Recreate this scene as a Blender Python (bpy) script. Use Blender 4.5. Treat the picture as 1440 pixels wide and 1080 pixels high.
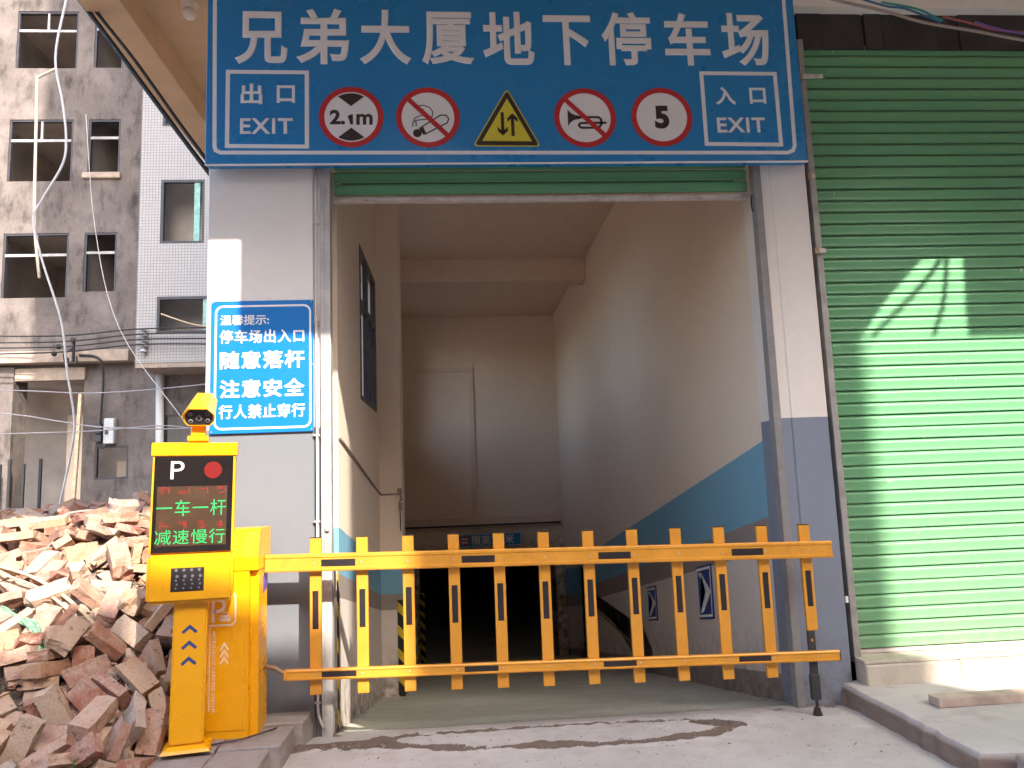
import bpy, bmesh, math, random
from mathutils import Vector, Matrix, Quaternion, noise

for _o in list(bpy.data.objects):
    bpy.data.objects.remove(_o)
SC = bpy.context.scene
COL = SC.collection

# ------------------------------------------------------------------ camera
cam_d = bpy.data.cameras.new('camera')
cam_d.sensor_width = 36.0
cam_d.lens = 26.25
cam_d.clip_start = 0.05
cam_d.clip_end = 400.0
cam = bpy.data.objects.new('camera', cam_d)
COL.objects.link(cam)
cam.matrix_world = Matrix(((0.99686669, 0.02787576, -0.07402523, 0.0),
                           (-0.06967071, -0.13369244, -0.98857085, -5.0),
                           (-0.03745378, 0.99063075, -0.13133142, 1.5),
                           (0, 0, 0, 1)))
SC.camera = cam

# ------------------------------------------------------------------ daylight
TO_SUN = Vector((0.48, -1.0, 0.80)).normalized()
SUN_EL = math.asin(TO_SUN.z)
world = bpy.data.worlds.new('World')
SC.world = world
world.use_nodes = True
wn = world.node_tree
for n in list(wn.nodes): wn.nodes.remove(n)
sky = wn.nodes.new('ShaderNodeTexSky')
sky.sky_type = 'NISHITA'
sky.sun_disc = False
sky.sun_elevation = SUN_EL
sky.sun_rotation = math.atan2(TO_SUN.x, TO_SUN.y)
sky.air_density = 1.0
sky.dust_density = 2.8
sky.ozone_density = 1.0
bg = wn.nodes.new('ShaderNodeBackground')
bg.inputs['Strength'].default_value = 0.15
out = wn.nodes.new('ShaderNodeOutputWorld')
wn.links.new(sky.outputs[0], bg.inputs['Color'])
wn.links.new(bg.outputs[0], out.inputs['Surface'])

sun_d = bpy.data.lights.new('sun', 'SUN')
sun_d.energy = 2.0
sun_d.angle = math.radians(0.55)
sun_d.color = (1.0, 0.93, 0.82)
sun = bpy.data.objects.new('sun', sun_d)
COL.objects.link(sun)
sun.rotation_euler = (-TO_SUN).to_track_quat('-Z', 'Y').to_euler()

vs_ = SC.view_settings
vs_.view_transform = 'Standard'
vs_.look = 'None'
vs_.exposure = 2.50
vs_.gamma = 1.0
vs_.use_curve_mapping = False
SC.cycles.max_bounces = 10
SC.cycles.diffuse_bounces = 7

# ------------------------------------------------------------------ materials
def lin(c):
    return tuple(((v/255)/12.92 if v/255 <= .04045 else (((v/255)+.055)/1.055)**2.4) for v in c)

class NT:
    def __init__(s, name):
        s.m = bpy.data.materials.new(name); s.m.use_nodes = True
        s.t = s.m.node_tree; s.b = s.t.nodes['Principled BSDF']
        s.co = None
    def n(s, typ, **kw):
        nd = s.t.nodes.new('ShaderNode' + typ)
        for k, v in kw.items():
            if k in nd.inputs.keys() and not hasattr(nd, k): nd.inputs[k].default_value = v
            else: setattr(nd, k, v)
        return nd
    def l(s, a, b): s.t.links.new(a, b)
    def pos(s):
        if s.co is None:
            s.co = s.n('TexCoord').outputs['Object']
        return s.co
    def wpos(s):
        return s.n('NewGeometry').outputs['Position']
    def noise(s, scale, detail=4, rough=.55, src=None, stretch=None):
        nz = s.n('TexNoise'); nz.inputs['Scale'].default_value = scale
        nz.inputs['Detail'].default_value = detail; nz.inputs['Roughness'].default_value = rough
        c = src or s.pos()
        if stretch:
            mp = s.n('Mapping'); mp.inputs['Scale'].default_value = stretch; s.l(c, mp.inputs[0]); c = mp.outputs[0]
        s.l(c, nz.inputs['Vector']); return nz.outputs['Fac']
    def ramp(s, fac, stops, interp='LINEAR'):
        r = s.n('ValToRGB'); cr = r.color_ramp; cr.interpolation = interp
        while len(cr.elements) > len(stops): cr.elements.remove(cr.elements[-1])
        while len(cr.elements) < len(stops): cr.elements.new(1)
        for e, (p, c) in zip(cr.elements, stops):
            e.position = p; e.color = (c, c, c, 1) if isinstance(c, (int, float)) else (*c[:3], 1)
        s.l(fac, r.inputs[0]); return r.outputs[0]
    def mix(s, fac, a, b, mode='MIX'):
        m = s.n('Mix', data_type='RGBA', blend_type=mode)
        for i, v in ((0, fac), (6, a), (7, b)):
            if isinstance(v, (int, float)): m.inputs[i].default_value = v if i == 0 else (v, v, v, 1)
            elif isinstance(v, tuple): m.inputs[i].default_value = (*v[:3], 1)
            else: s.l(v, m.inputs[i])
        return m.outputs[2]
    def math(s, op, a, b=None, c=None):
        m = s.n('Math', operation=op)
        for i, v in enumerate((a, b, c)):
            if v is None: continue
            if isinstance(v, (int, float)): m.inputs[i].default_value = v
            else: s.l(v, m.inputs[i])
        return m.outputs[0]
    def xyz(s, src=None):
        x = s.n('SeparateXYZ'); s.l(src or s.pos(), x.inputs[0]); return x.outputs
    def bump(s, h, strength=.3, dist=.01):
        b = s.n('Bump'); b.inputs['Strength'].default_value = strength; b.inputs['Distance'].default_value = dist
        s.l(h, b.inputs['Height']); s.l(b.outputs[0], s.b.inputs['Normal'])
    def out(s, col=None, rough=None, metal=None, spec=None):
        for k, v in (('Base Color', col), ('Roughness', rough), ('Metallic', metal), ('Specular IOR Level', spec)):
            if v is None: continue
            if isinstance(v, tuple): s.b.inputs[k].default_value = (*v[:3], 1)
            elif isinstance(v, (int, float)): s.b.inputs[k].default_value = v
            else: s.l(v, s.b.inputs[k])
        return s.m

def simple(name, col, rough=.5, metal=0, spec=.5, var=.12, scale=6, bump=0, bscale=60, grime=None, gscale=3, gamt=.5):
    """plain surface with uneven tone, optional grime patches and fine relief"""
    t = NT(name)
    n1 = t.noise(scale, 5)
    c = t.mix(t.ramp(n1, [(.3, 0), (.7, 1)]), tuple(v*(1-var) for v in col), tuple(min(1, v*(1+var)) for v in col))
    if grime:
        g = t.ramp(t.noise(gscale, 8, .68), [(.52, 0), (.72, gamt)])
        c = t.mix(g, c, grime)
    if bump: t.bump(t.noise(bscale, 4), bump, .01)
    r = t.ramp(t.noise(scale*2.3, 3), [(.3, max(0, rough-.08)), (.7, min(1, rough+.08))])
    return t.out(c, r, metal, spec)

CREAM = (.82, .68, .55); BLUEGREY = (.215, .245, .315)
TURQ = (.19, .40, .53); TAUPE = (.30, .25, .225)

def wall_paint(name, slope=None, bands=None, base=CREAM, low=None, split=None, stain=.25):
    """painted plaster; bands = [(height, colour)...] measured from a line that falls with the ramp"""
    t = NT(name)
    p = t.xyz(t.wpos())
    n1 = t.noise(.9, 6, .6)
    n2 = t.noise(7, 5)
    c = None
    if bands:
        s = t.math('ADD', p[2], t.math('MULTIPLY', p[1], slope))
        s = t.math('ADD', s, t.math('MULTIPLY', t.math('SUBTRACT', n2, .5), .012))
        s = t.math('DIVIDE', t.math('ADD', s, 3.0), 10.0)
        c = t.ramp(s, [((h + 3)/10, col) for h, col in bands], 'CONSTANT')
    elif split is not None:
        s = t.math('ADD', p[2], t.math('MULTIPLY', t.math('SUBTRACT', n2, .5), .008))
        c = t.ramp(t.math('DIVIDE', s, 10.0), [(0, low), (split/10, base)], 'CONSTANT')
    else:
        c = base
    c = t.mix(t.ramp(n1, [(.35, .0), (.75, stain)]), c, t.mix(1.0, c, (.80, .74, .68), 'MULTIPLY'))
    # scuffs and splash dirt close to the ground
    hgt = t.math('ADD', p[2], t.math('MULTIPLY', p[1], slope or 0))
    d = t.math('MULTIPLY', t.ramp(t.noise(9, 8, .72), [(.40, 0), (.60, 1)]), t.ramp(t.math('DIVIDE', hgt, 1.0), [(.0, .95), (.22, .45), (.5, .10), (1, .04)]))
    c = t.mix(d, c, (.16, .13, .11))
    sc = t.ramp(t.noise(28, 6, .7, stretch=(1, 1, .35)), [(.66, 0), (.70, .22)])
    c = t.mix(sc, c, (.33, .29, .26))
    t.bump(t.noise(38, 5), .12, .01)
    return t.out(c, .62, spec=.3)

def concrete(name, col, dark, var=.5, scale=1.3, bump=.35, rough=.85, streak=0):
    t = NT(name)
    a = t.noise(scale, 9, .62); b = t.noise(scale*7, 8, .7); g = t.noise(scale*40, 4)
    c = t.mix(t.ramp(a, [(.32, 0), (.68, 1)]), dark, col)
    c = t.mix(t.ramp(b, [(.45, 0), (.75, var)]), c, tuple(v*.55 for v in col))
    c = t.mix(t.ramp(g, [(.3, .25), (.7, 0)]), c, tuple(min(1, v*1.35) for v in col))
    if streak:
        s = t.noise(3.2, 7, .65, stretch=(1, 1, .42))
        c = t.mix(t.ramp(s, [(.50, 0), (.72, streak)]), c, tuple(v*.28 for v in dark))
        s2 = t.noise(.55, 5, .6)
        c = t.mix(t.ramp(s2, [(.50, 0), (.66, .55)]), c, tuple(min(1, v*1.55) for v in col))
    t.bump(t.mix(.5, b, g), bump, .02)
    return t.out(c, rough, spec=.25)

M = {}
M['cream'] = wall_paint('cream_plaster')
M['pillar'] = wall_paint('pillar_paint', base=(.80, .745, .70), low=BLUEGREY, split=1.862, stain=.3)
M['pillar_l'] = wall_paint('sun_dimmed_pillar_paint', base=(.80, .745, .70), low=(.17, .18, .20), split=1.90, stain=.18)  # copy of the pillar paint, lower colour darkened to offset the sun
LIGHT = (.68, .60, .54)
M['right_wall'] = wall_paint('right_wall_paint', .193, [(-3, TAUPE), (.16, LIGHT), (1.015, TAUPE), (1.235, (.62, .60, .57)), (1.255, TURQ), (1.785, CREAM)])
M['left_wall'] = wall_paint('left_wall_paint', .193, [(-3, LIGHT), (.80, TAUPE), (.955, (.62, .60, .57)), (.975, TURQ), (1.27, CREAM)])
M['soffit'] = simple('soffit_paint', (.66, .47, .29), .7, var=.06, bump=.1, grime=(.40, .28, .18), gscale=1.6, gamt=.3)
M['ceiling'] = simple('ceiling_paint', (.72, .56, .44), .8, var=.05, bump=.08)
M['far_wall'] = concrete('bare_render', (.172, .143, .131), (.082, .066, .060), .65, .42, .3, streak=.85)
M['far_room'] = simple('bare_room', (.48, .42, .38), .9, var=.3, scale=.7)
M['slab_edge'] = simple('slab_edge', (.36, .28, .22), .9, var=.2)
M['frame'] = simple('bronze_frame', (.035, .03, .035), .45, var=.3)
M['frame_pale'] = simple('pale_transom', (.34, .31, .30), .5, var=.3)
M['green_glass'] = simple('green_film_frame', (.22, .42, .36), .5, var=.35, scale=9)
M['steel'] = simple('weathered_steel', (.50, .475, .46), .38, .25, var=.22, scale=5, bump=.15, bscale=30, grime=(.24, .17, .13), gscale=9, gamt=.55)
M['steel_dull'] = concrete('dull_steel', (.30, .285, .285), (.20, .185, .18), .6, 5, .2, .6)
M['guide'] = simple('guide_rail', (.36, .34, .32), .55, .2, var=.2, grime=(.2, .16, .13), gscale=8)
M['white_bar'] = simple('white_bottom_rail', (.62, .55, .50), .5, var=.12, grime=(.28, .2, .16), gscale=14, gamt=.7)
M['dark_board'] = simple('dark_boards', (.040, .033, .032), .7, var=.3, scale=3, bump=.2, bscale=12)
M['fascia'] = simple('fascia', (.86, .80, .72), .7, var=.05)
M['sign_blue'] = simple('sign_blue', (.006, .205, .50), .30, var=.02, scale=1.2, spec=.5)
M['notice_blue'] = simple('notice_blue', (.006, .165, .50), .33, var=.02, scale=1.2, spec=.5)
M['white'] = simple('sign_white', (.78, .75, .75), .45, var=.04)
M['sign_red'] = simple('sign_red', (.50, .018, .025), .4, var=.05)
M['sign_brown'] = simple('sign_dark', (.035, .020, .018), .5, var=.1)
M['sign_yellow'] = simple('sign_yellow', (.68, .57, .045), .4, var=.05)
M['yellow'] = simple('yellow_powder_coat', (.80, .365, .004), .30, var=.025, scale=2, spec=.5)
M['amber'] = simple('amber_aluminium', (.72, .315, .035), .36, .12, var=.08, scale=4, spec=.5, grime=(.42, .17, .02), gscale=10, gamt=.3)
M['black'] = simple('black_film', (.022, .016, .017), .4, var=.2)
M['black_gloss'] = simple('black_gloss', (.012, .009, .009), .08, var=.2, spec=.6)
M['char'] = simple('charcoal_metal', (.045, .043, .045), .5, .2, var=.15)
M['navy'] = simple('navy_print', (.02, .05, .20), .5, var=.1)
M['peach'] = simple('pale_print', (.80, .62, .48), .5, var=.08)
M['lens'] = simple('lens_glass', (.16, .16, .17), .12, var=.2)
M['sticker'] = simple('purple_sticker', (.16, .08, .36), .4, var=.8, scale=60)
M['rod'] = simple('brown_rod', (.34, .22, .13), .45, .2, var=.2)
M['wire_black'] = simple('black_cable', (.02, .018, .018), .6)
M['wire_white'] = simple('pale_hose', (.62, .59, .57), .5, var=.1)
M['wire_thin'] = simple('thin_grey_wire', (.42, .38, .37), .5)
M['wire_yel'] = simple('yellowed_conduit', (.50, .44, .34), .5, var=.2)
M['wire_brown'] = simple('brown_cable', (.30, .23, .20), .6)
M['plastic_grey'] = simple('grey_plastic_box', (.46, .47, .46), .5, var=.1)
M['pvc'] = simple('pvc_pipe', (.58, .54, .51), .45, var=.1)
M['wood'] = simple('raw_timber', (.44, .33, .27), .8, var=.25, scale=8, bump=.2, bscale=40)
M['wood_pale'] = simple('split_bamboo', (.62, .46, .30), .7, var=.25, scale=12)
M['sill'] = simple('cream_stone', (.52, .46, .37), .7, var=.12, scale=5, bump=.2, grime=(.34, .24, .19), gscale=7, gamt=.7)
M['paving'] = concrete('broken_paving', (.36, .31, .285), (.27, .225, .205), .5, 6, .5)
M['leaf'] = simple('weed_leaf', (.10, .17, .05), .6, var=.35, scale=20)
M['net'] = simple('green_net', (.17, .33, .20), .85, var=.45, scale=40, bump=.6, bscale=120)
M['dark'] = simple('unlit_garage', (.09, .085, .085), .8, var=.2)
for k, c in (('c_blue', (.05, .16, .28)), ('c_teal', (.05, .30, .26)), ('c_red', (.40, .09, .10)), ('c_violet', (.18, .10, .35))):
    M[k] = simple('wire_' + k, c, .5)

def shutter_mat():
    t = NT('green_shutter_paint')
    n = t.noise(.8, 4); f = t.noise(30, 6, .6, stretch=(1, 1, 3))
    c = t.mix(t.ramp(n, [(.3, 0), (.7, 1)]), (.110, .345, .160), (.135, .375, .185))
    c = t.mix(t.ramp(f, [(.60, 0), (.72, .4)]), c, (.26, .36, .25))
    sc = t.noise(26, 3, .6, src=t.wpos(), stretch=(1.6, 1, .28))
    c = t.mix(t.ramp(sc, [(.735, 0), (.75, .85)]), c, (.75, .78, .70))
    p = t.xyz(t.wpos())
    low = t.ramp(t.math('DIVIDE', p[2], 5.0), [(.0, .6), (.10, .30), (.35, .12), (1, .10)])
    c = t.mix(t.math('MULTIPLY', low, t.noise(5, 6, .65)), c, (.48, .38, .30))  # dust tint, denser low down, also standing in for pale reflections
    return t.out(c, t.ramp(f, [(.3, .30), (.7, .44)]), 0, .38)
M['shutter'] = shutter_mat()

def mosaic_mat():
    t = NT('white_mosaic_tile')
    p = t.xyz(t.wpos())
    c = t.n('CombineXYZ'); t.l(t.math('ADD', p[0], p[1]), c.inputs[0]); t.l(p[2], c.inputs[1])
    b = t.n('TexBrick'); b.offset = 0; b.squash = 1
    b.inputs['Scale'].default_value = 1.0
    b.inputs['Brick Width'].default_value = .075; b.inputs['Row Height'].default_value = .075
    b.inputs['Mortar Size'].default_value = .0075; b.inputs['Mortar Smooth'].default_value = .1
    b.inputs['Color1'].default_value = (.38, .345, .32, 1); b.inputs['Color2'].default_value = (.345, .31, .29, 1)
    b.inputs['Mortar'].default_value = (.19, .165, .15, 1)
    t.l(c.outputs[0], b.inputs['Vector'])
    g = t.ramp(t.noise(.6, 5), [(.45, 0), (.75, .35)])
    col = t.mix(g, b.outputs['Color'], (.36, .32, .29))
    t.bump(b.outputs['Fac'], -.3, .01)
    return t.out(col, .35)
M['mosaic'] = mosaic_mat()

def brick_mat(name, pal, dust=.45):
    t = NT(name)
    r = t.n('ObjectInfo').outputs['Random']
    c = t.ramp(r, [(i/len(pal), q) for i, q in enumerate(pal)], 'CONSTANT')
    a = t.noise(9, 6, .65); b = t.noise(70, 5, .7)
    off = t.n('VectorMath', operation='ADD'); t.l(t.pos(), off.inputs[0])
    cb = t.n('CombineXYZ'); t.l(t.math('MULTIPLY', r, 37.0), cb.inputs[0]); t.l(cb.outputs[0], off.inputs[1])
    a = t.noise(9, 6, .65, src=off.outputs[0])
    c = t.mix(t.ramp(a, [(.42, 0), (.60, dust*1.5)]), c, (.56, .42, .32))
    c = t.mix(t.ramp(b, [(.5, 0), (.8, .5)]), c, (.13, .07, .055))
    mo = t.noise(16, 7, .7, src=off.outputs[0])
    c = t.mix(t.ramp(mo, [(.56, 0), (.60, .65)]), c, (.48, .38, .31))
    c = t.mix(t.ramp(t.noise(24, 6, .7, src=off.outputs[0]), [(.60, 0), (.64, .7)]), c, (.10, .055, .045))
    nz = t.xyz(t.n('NewGeometry').outputs['Normal'])
    up = t.math('MULTIPLY', t.ramp(nz[2], [(.45, 0), (.95, dust)]), t.ramp(a, [(.3, .35), (.6, 1)]))
    c = t.mix(up, c, (.54, .41, .32))
    t.bump(t.mix(.5, a, b), 1.0, .02)
    return t.out(c, .92, spec=.15)
M['brick'] = brick_mat('rubble_brick', [(.38, .155, .105), (.44, .21, .135), (.33, .14, .105), (.50, .28, .17), (.52, .34, .22), (.37, .20, .155), (.45, .25, .18), (.50, .36, .26)], .34)
M['clod'] = brick_mat('rubble_mortar', [(.42, .33, .27), (.38, .29, .23), (.44, .37, .30), (.36, .28, .23)], .2)

def ground_mat(name, base, green=0):
    t = NT(name)
    w = t.wpos()
    a = t.noise(.9, 8, .6, src=w); b = t.noise(6, 9, .68, src=w); g = t.noise(90, 4, src=w)
    c = t.mix(t.ramp(a, [(.35, 0), (.66, 1)]), tuple(v*.80 for v in base), base)
    c = t.mix(t.ramp(b, [(.48, 0), (.72, .45)]), c, (base[0]*.62, base[1]*.55, base[2]*.50))
    wp = t.ramp(t.noise(2.3, 7, .7, src=w), [(.60, 0), (.72, .5)])
    c = t.mix(wp, c, tuple(min(1, v*1.45) for v in base))
    sp = t.ramp(t.noise(55, 2, .5, src=w), [(.70, 0), (.74, .75)])
    c = t.mix(sp, c, (.11, .08, .065))
    at = t.n('Attribute'); at.attribute_name = 'dirt'
    edge = t.math('ADD', at.outputs['Fac'], t.math('MULTIPLY', t.math('SUBTRACT', b, .5), .9))
    c = t.mix(t.ramp(edge, [(.38, 0), (.62, .92)]), c, t.mix(g, (.085, .055, .038), (.16, .108, .08)))
    t.bump(t.mix(.5, b, g), .35, .012)
    return t.out(c, t.ramp(b, [(.3, .65), (.7, .92)]), spec=.3)
M['ground'] = ground_mat('yard_concrete', (.55, .515, .485))
M['ramp'] = ground_mat('ramp_concrete', (.48, .49, .42))

def hazard_mat():
    t = NT('hazard_stripes')
    p = t.xyz(t.wpos())
    s = t.math('FRACT', t.math('MULTIPLY', t.math('ADD', p[2], t.math('MULTIPLY', t.math('ADD', p[0], p[1]), 1.0)), 4.4))
    c = t.ramp(s, [(0, (.62, .42, .02)), (.42, (.015, .013, .012))], 'CONSTANT')
    return t.out(c, .4)
M['hazard'] = hazard_mat()

def emit(name, col, s, base=(.01, .01, .01)):
    t = NT(name); t.b.inputs['Base Color'].default_value = (*base, 1)
    t.b.inputs['Emission Color'].default_value = (*col, 1); t.b.inputs['Emission Strength'].default_value = s
    t.b.inputs['Roughness'].default_value = .6; t.b.inputs['Specular IOR Level'].default_value = .05
    return t.m
M['led_green'] = emit('green_led', (.04, .8, .2), .30)
M['led_red'] = emit('red_led', (1.0, .02, .015), .5)
M['led_dim'] = emit('dim_red_led', (.9, .03, .02), .26)

def led_panel_mat():
    t = NT('led_matrix_module')
    p = t.xyz()
    gx = t.math('FRACT', t.math('MULTIPLY', p[0], 165.0)); gz = t.math('FRACT', t.math('MULTIPLY', p[2], 165.0))
    lx = t.math('LESS_THAN', gx, .30); lz = t.math('LESS_THAN', gz, .42)
    n = t.ramp(t.noise(14, 3), [(.3, 0), (.7, 1)])
    c = t.mix(n, (.050, .020, .008), (.075, .036, .014))
    c = t.mix(t.math('MAXIMUM', t.math('MULTIPLY', lz, .75), t.math('MULTIPLY', lx, .35)), c, (.012, .007, .004))
    return t.out(c, .35)
M['led_panel'] = led_panel_mat()

# ------------------------------------------------------------------ mesh helpers
def link(name, me, mat=None, parent=None, loc=None):
    o = bpy.data.objects.new(name, me); COL.objects.link(o)
    if mat is not None and not me.materials: me.materials.append(mat)
    if parent is not None: o.parent = parent
    if loc is not None: o.location = loc
    return o

def origin_of(p):
    v = Vector((0, 0, 0))
    while p is not None:
        v += p.location; p = p.parent
    return v

def fin(name, bm, mat, parent=None, bevel=0, smooth=False, local=False, segs=1):
    """close a bmesh into one object; geometry is given in world metres unless local"""
    if bevel:
        bmesh.ops.bevel(bm, geom=[e for e in bm.edges if e.calc_face_angle(0) > .5], offset=bevel, segments=segs, affect='EDGES', clamp_overlap=True)
    bmesh.ops.recalc_face_normals(bm, faces=bm.faces[:])
    if parent is not None and not local:
        bmesh.ops.translate(bm, verts=bm.verts, vec=-origin_of(parent))
        loc = None
    elif parent is None and not local and bm.verts:
        xs = [v.co for v in bm.verts]
        loc = Vector((sum(v.x for v in xs)/len(xs), sum(v.y for v in xs)/len(xs), min(v.z for v in xs)))
        bmesh.ops.translate(bm, verts=bm.verts, vec=-loc)
    else:
        loc = None
    if smooth:
        for f in bm.faces: f.smooth = True
    me = bpy.data.meshes.new(name); bm.to_mesh(me); bm.free()
    return link(name, me, mat, parent, loc)

def box(bm, x0, x1, y0, y1, z0, z1):
    r = bmesh.ops.create_cube(bm, size=1)
    for v in r['verts']:
        v.co = Vector((x0 + (v.co.x+.5)*(x1-x0), y0 + (v.co.y+.5)*(y1-y0), z0 + (v.co.z+.5)*(z1-z0)))
    return r['verts']

def bx(name, x0, x1, y0, y1, z0, z1, mat, parent=None, bevel=0, local=False, segs=1):
    bm = bmesh.new(); box(bm, x0, x1, y0, y1, z0, z1)
    return fin(name, bm, mat, parent, bevel, local=local, segs=segs)

def tube(bm, pts, r, n=6, taper=None):
    pts = [Vector(p) for p in pts]
    prev = None; up = None
    for i, p in enumerate(pts):
        d = (pts[min(i+1, len(pts)-1)] - pts[max(i-1, 0)]).normalized()
        if up is None:
            up = d.orthogonal().normalized()
        up = (up - d*up.dot(d)).normalized(); sd = d.cross(up)
        rr = r if taper is None else r*(1 + (taper-1)*i/(len(pts)-1))
        ring_ = [bm.verts.new(p + (up*math.cos(2*math.pi*k/n) + sd*math.sin(2*math.pi*k/n))*rr) for k in range(n)]
        if prev:
            for k in range(n): bm.faces.new([prev[k], prev[(k+1) % n], ring_[(k+1) % n], ring_[k]])
        else: bm.faces.new(ring_[::-1])
        prev = ring_
    bm.faces.new(prev)

def smooth_path(pts, k=6):
    P = [Vector(p) for p in pts]; P = [P[0]*2-P[1]] + P + [P[-1]*2-P[-2]]
    o = []
    for i in range(1, len(P)-2):
        a, b, c, d = P[i-1], P[i], P[i+1], P[i+2]
        for j in range(k):
            t = j/k
            o.append(.5*((2*b) + (c-a)*t + (2*a-5*b+4*c-d)*t*t + (3*b-a-3*c+d)*t**3))
    o.append(P[-2]); return o

def cable(name, pts, r, mat, label, cat, group=None, k=6, n=6, parent=None):
    bm = bmesh.new(); tube(bm, smooth_path(pts, k), r, n)
    o = fin(name, bm, mat, parent, smooth=True)
    if parent is None: tag(o, label, cat, group)
    return o

def tag(o, label, cat, group=None, kind=None):
    if label: o['label'] = label
    if cat: o['category'] = cat
    if group: o['group'] = group
    if kind: o['kind'] = kind
    return o

def root(name, loc, label, cat, group=None, rz=0):
    o = bpy.data.objects.new(name, None); COL.objects.link(o)
    o.location = loc; o.rotation_euler = (0, 0, rz); o.empty_display_size = .1
    return tag(o, label, cat, group)

def wall_holes(bm, ax, a0, a1, z0, z1, holes, f, b):
    """wall in the plane of axis ax ('x' or 'y' runs along it) from f (front) to b (back), with rectangular openings"""
    us = sorted({a0, a1, *[h[0] for h in holes], *[h[1] for h in holes]})
    ws = sorted({z0, z1, *[h[2] for h in holes], *[h[3] for h in holes]})
    us = [u for u in us if a0 <= u <= a1]; ws = [w for w in ws if z0 <= w <= z1]
    def hole(u, w): return any(h[0] < u < h[1] and h[2] < w < h[3] for h in holes)
    P = (lambda u, d, w: (u, d, w)) if ax == 'x' else (lambda u, d, w: (d, u, w))
    cache = {}
    def v(u, d, w):
        k = (u, d, w)
        if k not in cache: cache[k] = bm.verts.new(P(u, d, w))
        return cache[k]
    def solid(i, j):
        if i < 0 or j < 0 or i >= len(us)-1 or j >= len(ws)-1: return False
        return not hole((us[i]+us[i+1])/2, (ws[j]+ws[j+1])/2)
    for i in range(len(us)-1):
        for j in range(len(ws)-1):
            if not solid(i, j): continue
            u0, u1, w0, w1 = us[i], us[i+1], ws[j], ws[j+1]
            bm.faces.new([v(u0, f, w0), v(u1, f, w0), v(u1, f, w1), v(u0, f, w1)])
            bm.faces.new([v(u0, b, w0), v(u0, b, w1), v(u1, b, w1), v(u1, b, w0)])
            if not solid(i-1, j): bm.faces.new([v(u0, f, w0), v(u0, f, w1), v(u0, b, w1), v(u0, b, w0)])
            if not solid(i+1, j): bm.faces.new([v(u1, f, w0), v(u1, b, w0), v(u1, b, w1), v(u1, f, w1)])
            if not solid(i, j-1): bm.faces.new([v(u0, f, w0), v(u0, b, w0), v(u1, b, w0), v(u1, f, w0)])
            if not solid(i, j+1): bm.faces.new([v(u0, f, w1), v(u1, f, w1), v(u1, b, w1), v(u0, b, w1)])

# flat print in the x-z plane, facing -y
def poly_print(name, polys, y, mat, parent, local=False):
    bm = bmesh.new()
    for pl in polys:
        f = bm.faces.new([bm.verts.new((p[0], y, p[1])) for p in pl])
    bmesh.ops.triangulate(bm, faces=[f for f in bm.faces if len(f.verts) > 4])
    for f in bm.faces:
        f.normal_update()
        if f.normal.y > 0: f.normal_flip()
    if parent is not None and not local:
        bmesh.ops.translate(bm, verts=bm.verts, vec=-origin_of(parent))
    me = bpy.data.meshes.new(name); bm.to_mesh(me); bm.free()
    return link(name, me, mat, parent)

def circ(cx, cz, r, n=40, a0=0, a1=360, rz=None):
    rz = rz or r
    return [(cx + r*math.cos(math.radians(a0+(a1-a0)*i/n)), cz + rz*math.sin(math.radians(a0+(a1-a0)*i/n))) for i in range(n if a1-a0 == 360 else n+1)]

def ringp(cx, cz, r0, r1, n=48):
    o = []
    for i in range(n):
        a, b = 2*math.pi*i/n, 2*math.pi*(i+1)/n
        o.append([(cx+r0*math.cos(a), cz+r0*math.sin(a)), (cx+r1*math.cos(a), cz+r1*math.sin(a)), (cx+r1*math.cos(b), cz+r1*math.sin(b)), (cx+r0*math.cos(b), cz+r0*math.sin(b))])
    return o

def stroke(pts, w, closed=False):
    """mitred stroke along a polyline, as quads"""
    n = len(pts); P = [Vector(p) for p in pts]; L = []; Rr = []
    for i in range(n):
        a = P[(i-1) % n] if (closed or i > 0) else None
        c = P[(i+1) % n] if (closed or i < n-1) else None
        d1 = (P[i]-a).normalized() if a is not None else None
        d2 = (c-P[i]).normalized() if c is not None else None
        if d1 is None: d1 = d2
        if d2 is None: d2 = d1
        n1 = Vector((-d1.y, d1.x)); n2 = Vector((-d2.y, d2.x)); m = (n1+n2)
        m = m.normalized() if m.length > 1e-6 else n1
        k = w/2/max(.35, m.dot(n1))
        L.append(P[i]+m*k); Rr.append(P[i]-m*k)
    q = []
    for i in range(n if closed else n-1):
        j = (i+1) % n
        q.append([tuple(L[i]), tuple(Rr[i]), tuple(Rr[j]), tuple(L[j])])
    return q

def rrect(x0, x1, z0, z1, r, n=6):
    o = []
    for cx, cz, a in ((x1-r, z1-r, 0), (x0+r, z1-r, 90), (x0+r, z0+r, 180), (x1-r, z0+r, 270)):
        o += [(cx+r*math.cos(math.radians(a+90*i/n)), cz+r*math.sin(math.radians(a+90*i/n))) for i in range(n+1)]
    return o

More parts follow.
